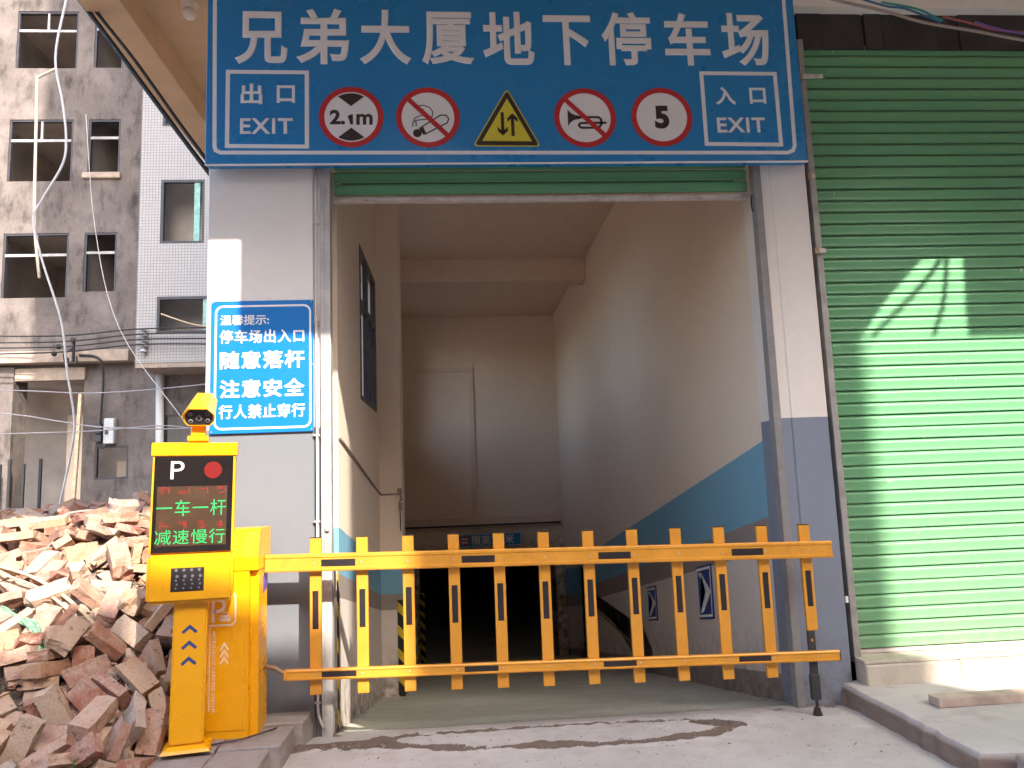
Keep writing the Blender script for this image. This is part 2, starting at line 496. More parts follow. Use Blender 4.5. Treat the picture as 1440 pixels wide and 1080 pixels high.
def text(name, body, x0, x1, z0, z1, y, mat, parent, bold=.02, thick=.002, local=False, vertical=False, space=1.0):
    """lettering fitted to a rectangle of a board, standing thick metres proud of it"""
    cu = bpy.data.curves.new('lettering', 'FONT'); cu.body = body; cu.size = 1
    cu.bevel_depth = max(bold, 0); cu.offset = min(bold, 0); cu.bevel_resolution = 1; cu.space_character = space
    to = bpy.data.objects.new('lettering_source', cu); COL.objects.link(to)
    bpy.context.view_layer.update()
    me = bpy.data.meshes.new_from_object(to.evaluated_get(bpy.context.evaluated_depsgraph_get()))
    bpy.data.objects.remove(to); bpy.data.curves.remove(cu)
    co = [v.co.copy() for v in me.vertices]
    if vertical: co = [Vector((c.y, -c.x, c.z)) for c in co]
    ax, bx_ = min(c.x for c in co), max(c.x for c in co)
    ay, by_ = min(c.y for c in co), max(c.y for c in co)
    zz = max(abs(c.z) for c in co) or 1
    off = Vector((0, 0, 0)) if (local or parent is None) else origin_of(parent)
    for v, c in zip(me.vertices, co):
        v.co = Vector((x0 + (c.x-ax)/(bx_-ax)*(x1-x0), y - c.z/zz*thick, z0 + (c.y-ay)/(by_-ay)*(z1-z0))) - off
    me.materials.clear(); me.name = name
    return link(name, me, mat, parent)

def pile_height(x, y):
    """height of the packed rubble under the loose bricks"""
    toe = -0.40 - 0.52*min(1.0, max(0.0, (-1.75 - x)/0.9))
    h = 0.06 + 0.66*max(0.0, y - toe)
    cap = 1.18 + 0.10*math.sin(x*1.7 + 0.6) + 0.08*math.sin(y*2.1 + x)
    if y > 2.2: cap += 0.05*(y - 2.2)
    h = cap - 0.22*math.log(1 + math.exp((cap - h)/0.22)) if (cap - h) < 4 else h
    return max(0.06, h)

def rubble_mesh(kind):
    """one lump of rubble: whole and broken bricks, mortar clods, slabs"""
    R = random.Random(900 + kind)
    #        length width height nx ny nz  jitter rag
    spec = [(.240, .115, .053, 4, 2, 1, .0022, .006),
            (.240, .115, .060, 3, 2, 2, .0045, .008),
            (.185, .115, .053, 3, 2, 2, .0025, .022),
            (.125, .115, .055, 2, 2, 2, .0030, .020),
            (.085, .075, .050, 2, 2, 2, .0080, .012),
            (.245, .120, .078, 4, 2, 2, .0060, .008),
            (.240, .122, .122, 4, 2, 4, .0035, .018),
            (.190, .150, .125, 3, 3, 3, .0160, 0),
            (.100, .080, .065, 2, 2, 2, .0110, 0),
            (.300, .210, .055, 4, 3, 1, .0070, .030)][kind]
    L, W, Hh, nx, ny, nz, jit, rag = spec
    L, W, Hh, rag = L*1.0, W*1.0, Hh*1.04, rag*1.35
    bm = bmesh.new()
    vs = {}
    def v(i, j, k):
        if (i, j, k) in vs: return vs[i, j, k]
        x, y, z = (i/nx - .5)*L, (j/ny - .5)*W, (k/nz - .5)*Hh
        if kind in (7, 8):
            d = Vector((x/L, y/W, z/Hh)); m = max(abs(d.x), abs(d.y), abs(d.z)) or 1
            f = (.72 + .28*m*1.15/max(d.length, 1e-6)*.62)
            x, y, z = x*f*1.05, y*f*1.05, z*f*1.05
        x += R.uniform(-jit, jit); y += R.uniform(-jit, jit); z += R.uniform(-jit, jit)
        if rag and i == nx: x += R.uniform(-rag, rag)
        if rag and kind in (5, 6, 9) and i == 0: x += R.uniform(-rag, rag)
        if kind == 6 and nz == 4 and k == 2 and 0 < i < nx and j in (0, ny): y *= .94
        vs[i, j, k] = bm.verts.new((x, y, z)); return vs[i, j, k]
    def q(a, b, c, d):
        bm.faces.new([v(*a), v(*b), v(*c), v(*d)])
    for i in range(nx):
        for j in range(ny):
            q((i, j, 0), (i, j+1, 0), (i+1, j+1, 0), (i+1, j, 0))
            q((i, j, nz), (i+1, j, nz), (i+1, j+1, nz), (i, j+1, nz))
    for i in range(nx):
        for k in range(nz):
            q((i, 0, k), (i+1, 0, k), (i+1, 0, k+1), (i, 0, k+1))
            q((i, ny, k), (i, ny, k+1), (i+1, ny, k+1), (i+1, ny, k))
    for j in range(ny):
        for k in range(nz):
            q((0, j, k), (0, j, k+1), (0, j+1, k+1), (0, j+1, k))
            q((nx, j, k), (nx, j+1, k), (nx, j+1, k+1), (nx, j, k+1))
    sharp = [e for e in bm.edges if e.calc_face_angle(0) > .8]
    if kind < 7 or kind == 9:
        bmesh.ops.bevel(bm, geom=sharp, offset=.0045, segments=1, affect='EDGES')
    me = bpy.data.meshes.new('rubble_lump_%d' % kind)
    bm.to_mesh(me); bm.free()
    return me

# ------------------------------------------------------------------ ground
GROOVES = [([(-1.0, -.27), (-.65, -.29), (-.375, -.118), (.2, -.113), (.87, -.104), (1.40, -.16), (1.60, -.30)], .023, .034),
           ([(1.64, -.33), (1.44, -.45), (1.15, -.50), (.83, -.51), (.40, -.47), (.0, -.43), (-.35, -.33), (-.65, -.29), (-.98, -.28)], .034, .034),
           ([(1.66, -.32), (1.55, -.26), (1.42, -.21)], .045, .004),
           ([(-1.0, -.27), (-.80, -.25), (-.62, -.28), (-.50, -.25)], .06, .012)]
def seg_dist(x, y, pts):
    best = 9
    for (ax, ay), (bx2, by2) in zip(pts, pts[1:]):
        dx, dy = bx2-ax, by2-ay
        t = max(0, min(1, ((x-ax)*dx+(y-ay)*dy)/(dx*dx+dy*dy)))
        best = min(best, math.hypot(x-ax-t*dx, y-ay-t*dy))
    return best
def sstep(a, b, x):
    t = max(0, min(1, (x-a)/(b-a))); return t*t*(3-2*t)

def ground(x, y):
    z = -.012 + .006*noise.noise((x*1.1, y*1.1, 3)) + .003*noise.noise((x*5, y*5, 1))
    dirt = 0
    if y > -.25: z -= .022*sstep(-.25, .05, y)
    if -1.3 < x < 1.9 and -.8 < y < .05:
        for pts, w, dep in GROOVES:
            wob = .018*noise.noise((x*6, y*6, 9)) + .008*noise.noise((x*21, y*21, 4))
            d = seg_dist(x, y, pts) + wob
            ww = w*(.75 + .6*noise.noise((x*3, y*3, 17)))
            z -= dep*(1 - sstep(ww*.3, ww*1.1, d))
            z += dep*.42*math.exp(-((d-ww*1.6)/(ww*.7))**2)*(.5+noise.noise((x*15, y*15, 5)))
            dirt = max(dirt, 1 - sstep(ww*.9, ww*2.2, d))
    # soil and rubble fines on the left plot
    lot = sstep(-1.02, -1.14, x)*sstep(.15, .0, y) if x > -1.65 else 1
    if lot > 0:
        e = .05 + .045*noise.noise((x*2.3, y*2.3, 8)) + .022*noise.noise((x*9, y*9, 2)) + .010*noise.noise((x*25, y*25, 2))
        if x < -1.66:
            e = max(e, pile_height(x, min(y, 6)) - .05 + .05*noise.noise((x*4, y*4, 6)) + .018*noise.noise((x*17, y*17, 6))) if y < 7 else e + (pile_height(x, 6)-.1)*(1 - sstep(7, 12, y))
        z = z*(1-lot) + e*lot
        dirt = max(dirt, lot*(.62 + .5*noise.noise((x*3, y*3, 31))))
    if x > 2.42:      # beside the raised platform
        dirt = max(dirt, .40*(1-sstep(2.42, 2.30, x))*(.5+noise.noise((x*7, y*7, 2))))
    d2 = min(abs(x-2.2), 1)
    if y > -.14 and (x < -.70 or x > 2.0): dirt = max(dirt, .55*sstep(-.14, -.02, y)*(.7+noise.noise((x*9, y*9, 12))))
    if -1.60 < x < 5.6 and y > .08: z = -4.5
    return z, dirt

def axis(lo, hi, a, b, step, grow=1.35):
    v = [a + step*i for i in range(int(round((b-a)/step))+1)]
    s = step; x = a
    while x > lo: s *= grow; x -= s; v.insert(0, max(x, lo))
    s = step; x = v[-1]
    while x < hi: s *= grow; x += s; v.append(min(x, hi))
    return v
gx = axis(-70, 70, -3.4, 3.2, .024); gy = axis(-70, 70, -1.25, .10, .016, 1.12)
gv = []; gd = []
for y in gy:
    for x in gx:
        z, d = ground(x, y); gv.append((x, y, z)); gd.append(max(0, min(1, d)))
nx = len(gx)
me = bpy.data.meshes.new('ground')
me.from_pydata(gv, [], [(j*nx+i, j*nx+i+1, (j+1)*nx+i+1, (j+1)*nx+i) for j in range(len(gy)-1) for i in range(nx-1)])
at = me.attributes.new('dirt', 'FLOAT', 'POINT'); at.data.foreach_set('value', gd)
me.polygons.foreach_set('use_smooth', [True]*len(me.polygons))
tag(link('ground', me, M['ground']), None, None, kind='structure')

def ramp_z(y): return -.045 - .188*max(0, y-.05)
bm = bmesh.new()
rx = [-.84 + i*.055 for i in range(58)]; ry = axis(.03, 11.6, .03, 1.6, .035, 1.1)
L = []
dl = bm.verts.layers.float.new('dirt')
for y in ry:
    row = []
    for x in rx + [2.6, 3.0] if False else rx:
        xx = x if y < 2.95 else -1.3 + (x+.84)*(3.57/3.135)
        e = min(abs(x+.84), abs(x-2.28))
        v = bm.verts.new((xx, y, ramp_z(y) + .006*noise.noise((x*2, y*2, 4)) + .035*max(0, 1-e/.10)*max(0, noise.noise((x*8, y*8, 3))+.25)))
        v[dl] = .50*max(0, 1-e/.16) + (.3 if y < .06 else 0)
        row.append(v)
    L.append(row)
for a, b in zip(L, L[1:]):
    for i in range(len(a)-1): bm.faces.new([a[i], a[i+1], b[i+1], b[i]])
for f in bm.faces: f.smooth = True
me = bpy.data.meshes.new('ramp'); bm.to_mesh(me); bm.free()
tag(link('ramp', me, M['ramp']), None, None, kind='structure')
o = bx('garage_floor', -6, 6.5, 11.6, 24, -2.4, -2.216, M['ramp']); tag(o, None, None, kind='structure')

# raised platform in front of the right-hand shutter
bm = bmesh.new()
ys_ = [-3.2 + .07*i for i in range(47)]; prev = None
for y in ys_:
    ex = 2.485 + .022*noise.noise((y*4, 1, 1)) + .012*noise.noise((y*13, 1, 5))
    if y < -1.34: ex = 2.9 + (-1.34-y)*.25
    zt = .112 + .006*noise.noise((y*3, 2, 2))
    cs = [(ex-.025+.02*noise.noise((y*9, 4, 1)), -.06), (ex-.005+.02*noise.noise((y*15, 4, 1)), .03), (ex+.0, zt-.030), (ex+.018, zt-.006), (ex+.10, zt), (3.2, zt+.004), (4.2, zt), (8.0, zt)]
    row = [bm.verts.new((px_, y, pz_)) for px_, pz_ in cs]
    if prev:
        for i in range(len(row)-1): bm.faces.new([prev[i], prev[i+1], row[i+1], row[i]])
    prev = row
me = bpy.data.meshes.new('raised_platform'); bm.to_mesh(me); bm.free()
def platform_mat():
    t = NT('platform_concrete')
    w = t.wpos(); p = t.xyz(w)
    b = t.noise(5, 9, .68, src=w); a = t.noise(1.2, 6, src=w); g = t.noise(80, 4, src=w)
    c = t.mix(t.ramp(a, [(.35, 0), (.65, 1)]), (.45, .41, .38), (.56, .515, .475))
    c = t.mix(t.ramp(b, [(.5, 0), (.72, .4)]), c, (.24, .19, .165))
    side = t.ramp(t.math('ADD', p[2], t.math('MULTIPLY', b, .03)), [(.085, 1), (.118, 0)])
    course = t.noise(6, 8, .75, src=w, stretch=(1, 1, 7))
    c = t.mix(side, c, t.mix(course, (.13, .085, .07), (.34, .25, .20)))
    t.bump(t.mix(.6, b, course), .6, .015)
    return t.out(c, .88, spec=.25)
M['platform'] = platform_mat()
tag(link('raised_platform', me, M['platform']), None, None, kind='structure')

# ------------------------------------------------------------------ the parking building
B = root('parking_building', (.5, 0, 0), 'cream plastered building with blue-grey dado around the underground car park entrance', 'building')
bx('front_pillar', -1.65, -.945, 0, .26, -.2, 5.2, M['pillar_l'], B, .008)
bx('front_pillar', 2.30, 2.565, 0, .35, -.2, 5.2, M['pillar'], B, .008)
bx('pillar_reveal', 2.226, 2.2995, .005, .35, -.2, 5.2, M['pillar'], B, .004)
bx('pillar_reveal', -.9435, -.905, .02, .26, -.2, 5.2, M['pillar_l'], B)
bm = bmesh.new(); wall_holes(bm, 'y', .262, 2.93, -1.2, 5.25, [(1.50, 2.75, 2.27, 3.66)], -.831, -1.03)
fin('side_wall', bm, M['left_wall'], B)
bm = bmesh.new(); wall_holes(bm, 'y', 3.302, 11.5, -2.6, 5.25, [(4.0, 6.6, 3.0, 4.7), (8.2, 10.6, 2.9, 4.7)], -1.25, -1.45)  # unseen openings added to let daylight onto the ramp
fin('side_wall', bm, M['left_wall'], B)
bx('pilaster', -1.25, -.60, 2.932, 3.30, -1.4, 5.25, M['left_wall'], B, .006)
bm = bmesh.new(); wall_holes(bm, 'y', .13, 11.5, -2.6, 5.25, [(8.75, 11.0, -2.6, -.1)], 2.229, 2.50)
fin('side_wall', bm, M['right_wall'], B)
bx('ceiling', -1.5, 2.6, .262, 11.7, 5.252, 5.40, M['ceiling'], B)
bx('ceiling_beam', -1.25, 2.228, 7.15, 7.50, 4.86, 5.252, M['ceiling'], B, .008)
bm = bmesh.new(); wall_holes(bm, 'x', -1.6, 2.6, -2.6, 5.25, [(-.92, 2.05, -2.6, .02)], 11.502, 11.75)
bw = fin('back_wall', bm, M['cream'], B)
bx('panel_rib', .27, .37, 11.465, 11.503, .82, 4.09, M['ceiling'], B, .004)
bx('panel_rib', -.87, .268, 11.47, 11.503, 4.0, 4.09, M['ceiling'], B, .004)
bx('lintel', -1.24, 2.15, 11.43, 11.503, .56, .80, M['ceiling'], B, .008)
bx('lintel_trim', -1.24, 2.18, 11.40, 11.429, .60, .64, M['frame'], B)
bx('entrance_lintel', -1.65, 2.565, .002, .26, 3.79, 5.25, M['fascia'], B)
bx('shutter_box', -.90, 2.226, .262, .60, 3.80, 4.3, M['dark_board'], B)
# window in the left side wall
w = bx('window', -.872, -.826, 1.50, 2.75, 2.27, 2.31, M['frame'], B)
for nm, a in (('frame', (-.872, -.826, 1.50, 2.75, 3.61, 3.66)), ('frame', (-.872, -.826, 1.50, 1.56, 2.312, 3.608)), ('frame', (-.872, -.826, 2.66, 2.75, 2.312, 3.608)),
              ('transom', (-.872, -.826, 1.562, 2.658, 3.12, 3.18)), ('mullion', (-.870, -.828, 2.02, 2.10, 2.312, 3.118)), ('mullion', (-.870, -.828, 2.02, 2.10, 3.182, 3.608)), ('mullion', (-.870, -.828, 2.38, 2.43, 2.312, 3.118))):
    o = bx(nm, *a, M['frame'], None); o.location -= origin_of(B); o.parent = w; o.location -= w.location
# right-hand shop bay
bx('shop_fascia', 2.566, 6.2, .002, .50, 4.955, 5.25, M['fascia'], B)
for i, (x0, x1) in enumerate(((2.647, 2.84), (2.845, 3.14), (3.145, 3.17), (3.18, 3.32), (3.325, 3.76), (3.765, 3.93), (3.935, 4.6), (4.605, 5.15))):
    bx('soffit_board', x0, x1, .080 + .006*(i % 3), .14, 4.668, 4.954, M['dark_board'], B, .002)
bx('shop_pillar', 5.2, 6.2, 0, .4, -.1, 5.2, M['pillar'], B)
bx('shop_back_wall', 2.51, 6.2, .60, .8, -.2, 5.2, M['fascia'], B)
for i, (x0, x1) in enumerate(((2.60, 3.24), (3.243, 4.2), (4.203, 5.198))):
    bx('door_sill', x0, x1, -.125 + .003*i, .35, .05, .238, M['sill'], B, .008)
bx('sill_cap', 2.60, 5.198, -.105, .35, .240, .262, M['sill'], B, .004)
# unseen storeys sized to shade the far block, overhang sized to shade the front
bm = bmesh.new()
FR = -3.42
outl = [(-2.75, .0), (-2.75, FR), (-.16, FR), (-.52, -2.57), (-.20, -2.57), (.20, FR), (4.60, FR), (4.66, -3.05), (4.78, -2.70), (5.09, -2.68), (5.22, -2.95), (5.42, FR), (9, FR), (9, 0.0)]  # edge notches shaped to let sun patches onto the pillar and shutter
vb = [bm.verts.new((x, y, 5.252)) for x, y in outl]
f = bm.faces.new(vb)
ex = bmesh.ops.extrude_face_region(bm, geom=[f])
bmesh.ops.translate(bm, verts=[g for g in ex['geom'] if isinstance(g, bmesh.types.BMVert)], vec=(0, 0, .16))
bmesh.ops.triangulate(bm, faces=[q for q in bm.faces if len(q.verts) > 4])
fin('overhang', bm, M['soffit'], B)
bx('overhang', -2.44, -1.652, .0, 13, 5.44, 5.60, M['soffit'], B)
bx('edge_beam', -2.75, -2.442, .002, 13, 5.20, 5.60, M['soffit'], B, .006)
bx('upper_storeys', -2.74, 9, .20, 13, 5.70, 33, M['fascia'], B)
bx('upper_storeys', -2.74, 9, -2.2, .19, 5.70, 33, M['fascia'], B)
# unseen wires added across the notch to cast lines into its sun patch
cable('shadow_wire', [(4.74, -3.5, 5.34), (4.93, -2.9, 5.30), (5.04, -2.5, 5.42)], .022, M['wire_black'], '', '', parent=B)
cable('shadow_wire', [(5.20, -3.5, 5.34), (5.12, -3.1, 5.31), (4.93, -2.5, 5.42)], .02, M['wire_black'], '', '', parent=B)

# unlit garage beyond the ramp
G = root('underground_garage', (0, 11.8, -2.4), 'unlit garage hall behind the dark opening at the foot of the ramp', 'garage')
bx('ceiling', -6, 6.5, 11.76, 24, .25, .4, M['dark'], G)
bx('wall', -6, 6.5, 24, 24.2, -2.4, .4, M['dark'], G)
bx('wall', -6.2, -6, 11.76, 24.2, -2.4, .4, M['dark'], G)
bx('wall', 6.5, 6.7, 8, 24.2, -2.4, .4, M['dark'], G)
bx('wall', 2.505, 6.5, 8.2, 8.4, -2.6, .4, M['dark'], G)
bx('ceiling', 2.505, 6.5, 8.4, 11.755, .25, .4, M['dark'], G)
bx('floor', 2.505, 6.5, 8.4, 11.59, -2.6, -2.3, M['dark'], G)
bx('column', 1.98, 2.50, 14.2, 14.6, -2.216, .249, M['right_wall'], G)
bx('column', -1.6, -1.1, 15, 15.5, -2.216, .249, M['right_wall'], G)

# ------------------------------------------------------------------ roller shutters
PITCH = .0885
def slat_mesh(x0, x1, seed=0):
    prof = [(.0885, .000), (.0840, .003), (.0790, .017), (.0735, .0215), (.060, .0205), (.035, .0150), (.018, .0135), (.010, .0165), (.0065, .014), (.0060, .0)]
    n = 26; bm = bmesh.new(); prev = None
    for k in range(n+1):
        x = x0 + (x1-x0)*k/n
        w = .0016*noise.noise((x*2.2, seed*7.3, 0)) + .0010*noise.noise((x*7, seed*3.1, 4))
        s = .0012*noise.noise((x*1.1, seed*5.7, 9))
        row = [bm.verts.new((x, -p - (w if .008 < z < .08 else 0), z + s)) for z, p in prof]
        if prev:
            for i in range(len(prof)-1):
                f = bm.faces.new([prev[i], row[i], row[i+1], prev[i+1]])
                f.normal_update()
                if f.normal.y > 0: f.normal_flip()
                f.smooth = True
        prev = row
    me = bpy.data.meshes.new('slat'); bm.to_mesh(me); bm.free(); me.materials.append(M['shutter'])
    return me
SR = root('roller_shutter', (3.9, .12, .28), 'tall closed green roller shutter on the right, sunlit in its lower half', 'roller shutter')
sms = [slat_mesh(-1.26, 1.27, q) for q in range(9)]
RR = random.Random(3)
z = .288; first = None
while z < 4.68:
    o = bpy.data.objects.new('slat', RR.choice(sms))
    COL.objects.link(o); o.parent = SR; o.location = (RR.uniform(-.002, .002), RR.uniform(-.0012, .0012), z-.28)
    o.rotation_euler = (RR.uniform(-.012, .012), RR.uniform(-.0009, .0009), 0)
    z += PITCH
bx('bottom_rail', 2.65, 5.18, .085, .13, .263+.003, .286, M['white_bar'], SR)
bx('guide_rail', 2.600, 2.646, .012, .20, .06, 4.70, M['guide'], SR, .003)
bx('guide_rail', 5.15, 5.198, .012, .20, .263, 4.70, M['guide'], SR, .003)
SL = root('roller_shutter', (.65, .11, 3.52), 'green roller shutter rolled up under the big blue sign, white bottom bar showing', 'roller shutter')
sm2 = slat_mesh(-1.47, 1.51)
z = 3.545; first = None
while z < 3.90:
    o = bpy.data.objects.new('slat', sm2) if first is None else first.copy()
    first = first or o
    COL.objects.link(o); o.parent = SL; o.location = (0, RR.uniform(-.001, .001), z-3.52)
    z += PITCH
bm = bmesh.new(); box(bm, -.825, 2.17, .085, .135, 3.497, 3.528); box(bm, -.825, 2.17, .070, .084, 3.500, 3.508)
fin('bottom_rail', bm, M['white_bar'], SL, .002)
bm = bmesh.new(); box(bm, -.899, -.833, -.012, .005, -.06, 3.74); box(bm, -.899, -.887, .006, .15, -.06, 3.74); box(bm, -.845, -.833, .006, .07, -.06, 3.74); box(bm, -.88, -.868, -.016, -.0125, -.06, 3.74)
fin('guide_rail', bm, M['steel'], SL, .0015)
bm = bmesh.new(); box(bm, 2.172, 2.2235, -.012, .005, -.05, 3.74); box(bm, 2.2125, 2.2235, .006, .15, -.05, 3.74); box(bm, 2.172, 2.182, .006, .07, -.05, 3.74)
fin('guide_rail', bm, M['steel_dull'], SL, .0015)
bm = bmesh.new(); tube(bm, [(2.165, .03, 3.49), (2.150, .01, 3.47), (2.148, .01, 3.40), (2.158, .02, 3.37)], .006)
fin('pull_hook', bm, M['wire_black'], SL)

# thin conduit down the left pillar beside the guide rail
C1 = root('conduit', (-.925, -.01, 0), 'thin pale conduit clipped along the inner edge of the left pillar', 'conduit')
bm = bmesh.new(); tube(bm, smooth_path([(-.925, -.012, 3.7), (-.927, -.012, 2.6), (-.923, -.012, 1.6), (-.926, -.013, .8), (-.924, -.013, .22), (-.915, -.02, .10), (-.885, -.03, .03)]), .0085, 8)
fin('pipe', bm, M['pvc'], C1, smooth=True)
for z in (3.3, 2.62, 1.86, 1.30, .62, .18):
    bm = bmesh.new(); box(bm, -.945, -.905, -.0225, -.0015, z-.006, z+.006); fin('clip', bm, M['steel'], C1)
bx('stop_bolt', -.87, -.845, -.034, -.0165, 1.235, 1.26, M['steel'], SL, .003)
# latches on the edge of the right pillar
for z, lab, xl in ((4.39, 'pale latch sticking out over the green shutter beside the blue sign', .16), (3.06, 'small pale latch on the right pillar edge at mid height', .055), (3.62, 'short pale latch just below the corner of the blue sign', .03)):
    k = root('latch', (2.60, -.01, z), lab, 'latch')
    bx('bracket', 2.575, 2.60, -.022, -.001, z-.022, z+.022, M['rod'], k, .002)
    bx('bolt', 2.601, 2.60+xl, -.020, -.004, z-.016, z+.016, M['white_bar'], k, .003)
bx('plaster_patch', 2.566, 2.585, -.003, .0105, .62, .66, M['white'], B)

# surface conduit inside, left wall and pilaster
cable('surface_cable', [(-.825, .28, 1.86), (-.823, 1.2, 1.71), (-.823, 2.2, 1.55), (-.82, 2.90, 1.44), (-.80, 2.925, 1.43), (-.62, 2.925, 1.43)], .011, M['wire_brown'], 'dark cable sagging along the left inner wall to the pilaster', 'cable')
J = root('junction_fitting', (-.60, 2.91, 1.30), 'small tangle of junction fittings on the pilaster corner', 'fitting')
bx('box', -.645, -.60, 2.885, 2.93, 1.42, 1.49, M['wire_brown'], J, .004)
bx('box', -.635, -.598, 2.885, 2.93, 1.26, 1.34, M['wire_brown'], J, .004)
bm = bmesh.new(); tube(bm, smooth_path([(-.62, 2.90, 1.42), (-.60, 2.88, 1.38), (-.62, 2.90, 1.34), (-.615, 2.90, 1.05)]), .006); fin('wire', bm, M['wire_black'], J)

# corner guards with hazard stripes
for x0, x1, y0, y1, z0, z1, lab in ((-.665, -.598, 2.915, 2.931, -.62, .36, 'black and yellow striped guard on the near corner of the left pilaster'),
                                    (-.905, -.80, 11.40, 11.501, -2.2, -.75, 'striped corner guard left of the dark garage opening'),
                                    (2.00, 2.10, 14.0, 14.199, -2.2, -.7, 'striped guard on the column deep inside the garage, right of centre')):
    tag(bx('corner_guard', x0, x1, y0, y1, z0, z1, M['hazard'], None, .004), lab, 'corner guard')
lw = tag(bx('low_wall', -1.24, -.66, 5.9, 6.2, -1.4, -.25, M['left_wall'], None, .006), 'low wall stub beside the ramp behind the pilaster', 'wall')
tag(bx('corner_guard', -.72, -.658, 5.88, 5.899, -1.15, -.27, M['hazard'], None, .003), 'striped guard on the low wall stub beside the ramp', 'corner guard')
tag(bx('edge_strip', -.829, -.822, .155, .20, -.05, 1.05, M['hazard'], None), 'narrow yellow striped strip on the left inner wall beside the steel rail', 'edge strip')

# chevron boards on the right inner wall
def chevron_board(y0, y1, z0, z1, lab):
    k = root('chevron_sign', (2.226, (y0+y1)/2, z0), lab, 'chevron sign', 'chevron boards on the right ramp wall')
    sl = -.188
    def pr(name, pts, off, mat):
        bm = bmesh.new(); bm.faces.new([bm.verts.new((2.228-off, y, z + sl*(y-y0))) for y, z in pts]); bmesh.ops.triangulate(bm, faces=bm.faces[:])
        for f in bm.faces:
            f.normal_update()
            if f.normal.x > 0: f.normal_flip()
        bmesh.ops.translate(bm, verts=bm.verts, vec=-origin_of(k)); me = bpy.data.meshes.new(name); bm.to_mesh(me); bm.free(); link(name, me, mat, k)
    bm = bmesh.new()
    vs2 = box(bm, 2.218, 2.2275, y0, y1, z0, z1)
    for v in vs2: v.co.z += sl*(v.co.y - y0)
    fin('board', bm, M['navy'], k)
    w, h = y1-y0, z1-z0
    for q in stroke([(y0+.03*w+.02, z0+.03), (y1-.02, z0+.03), (y1-.02, z1-.03), (y0+.02, z1-.03)], .022, True): pr('border', q, .0115, M['white'])
    mz = (z0+z1)/2
    pr('arrow', [(y1-.06, z1-.06), (y1-.34*w, z1-.06), (y0+.06*w, mz), (y1-.34*w, z0+.06), (y1-.06, z0+.06), (y0+.42*w, mz)], .0115, M['white'])
chevron_board(1.70, 2.12, .24, .72, 'nearest dark blue chevron board with white arrow on the right ramp wall')
chevron_board(3.70, 4.12, -.12, .27, 'farther dark blue chevron board with white arrow on the right ramp wall')
# stepped recess on the right wall, its shade painted as flat black
k = root('painted_recess', (2.226, 6, -.6), 'dark slanting recess with thin uprights low on the right ramp wall', 'recess')
def wallpoly(name, pts, off, mat):
    bm = bmesh.new(); bm.faces.new([bm.verts.new((2.228-off, y, z)) for y, z in pts])
    bmesh.ops.triangulate(bm, faces=bm.faces[:])
    for f in bm.faces:
        f.normal_update()
        if f.normal.x > 0: f.normal_flip()
    bmesh.ops.translate(bm, verts=bm.verts, vec=-origin_of(k)); me = bpy.data.meshes.new(name); bm.to_mesh(me); bm.free(); return link(name, me, mat, k)
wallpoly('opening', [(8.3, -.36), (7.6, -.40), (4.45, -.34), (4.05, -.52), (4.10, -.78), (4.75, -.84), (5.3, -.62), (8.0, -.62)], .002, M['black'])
wallpoly('edge', [(8.0, -.635), (5.3, -.635), (4.9, -.80), (4.9, -.84), (5.35, -.68), (8.0, -.68)], .003, M['rod'])
for y in (4.35, 4.45, 5.3, 5.9, 6.5, 7.1): wallpoly('upright', [(y, -.40), (y+.05, -.40), (y-.02, -.60 if y > 5 else -.76), (y-.07, -.60 if y > 5 else -.76)], .005, M['lens'])

# ------------------------------------------------------------------ big blue sign
SY = -.13
S = root('sign_board', (.45, -.12, 3.68), 'wide blue car park sign board with white lettering and five round and triangular symbols', 'sign')
bx('panel', -1.635, 2.53, -.12, -.035, 3.690, 5.12, M['sign_blue'], S, .003)
bx('trim', -1.637, 2.532, -.1235, -.108, 3.678, 3.6885, M['white'], S, .002)
y1 = -.1212
poly_print('border', stroke([(-1.59, 5.10), (-1.575, 3.815), (-1.567, 3.785), (-1.535, 3.768), (2.39, 3.748), (2.428, 3.765), (2.443, 3.80), (2.462, 5.10)], .027), y1, M['white'], S)
chars = '兄弟大厦地下停车场'
rects = [(-1.451, -1.095, 4.405, 4.795), (-1.037, -.676, 4.405, 4.82), (-.606, -.248, 4.405, 4.815), (-.176, .190, 4.405, 4.805), (.250, .614, 4.405, 4.810),
         (.681, 1.022, 4.405, 4.785), (1.097, 1.455, 4.405, 4.815), (1.552, 1.884, 4.405, 4.812), (1.968, 2.323, 4.405, 4.815)]
for ch, r in zip(chars, rects): text('character', ch, *r, y1, M['white'], S, bold=.024, thick=.004)
for x0, x1, cap, cr in ((-1.507, -.951, '出口', ((-1.407, -1.262, 4.112, 4.262), (-1.166, -1.044, 4.122, 4.250))), (1.790, 2.358, '入口', ((1.892, 2.042, 4.108, 4.245), (2.143, 2.264, 4.116, 4.238)))):
    o = poly_print('box_outline', stroke([(x0+.014, 3.815), (x1-.014, 3.808), (x1-.014, 4.345), (x0+.014, 4.348)], .028, True), y1, M['white'], S)
    for ch, r in zip(cap, cr): text('character', ch, *r, y1, M['white'], S, bold=.03, thick=.003)
    text('lettering', 'EXIT', cr[0][0]-.002, cr[0][0]+.348, 3.900, 4.012, y1, M['white'], S, bold=.022, thick=.003, space=1.1)

def round_sign(cx, cz, slash=True):
    k = poly_print('round_sign', [circ(cx, cz, .208)], y1-.0006, M['white'], S)
    def sub(nm, polys, off, mat):
        o = poly_print(nm, polys, y1-off, mat, S); o.parent = k; return o
    sub('ring', ringp(cx, cz, .181, .219), .0016, M['sign_red'])
    if slash: sub('slash', stroke([(cx-.136, cz+.136), (cx+.136, cz-.136)], .034), .0030, M['sign_red'])
    return k, sub
def text_on(k, *a, **kw):
    o = text(*a, **kw); o.parent = k; return o
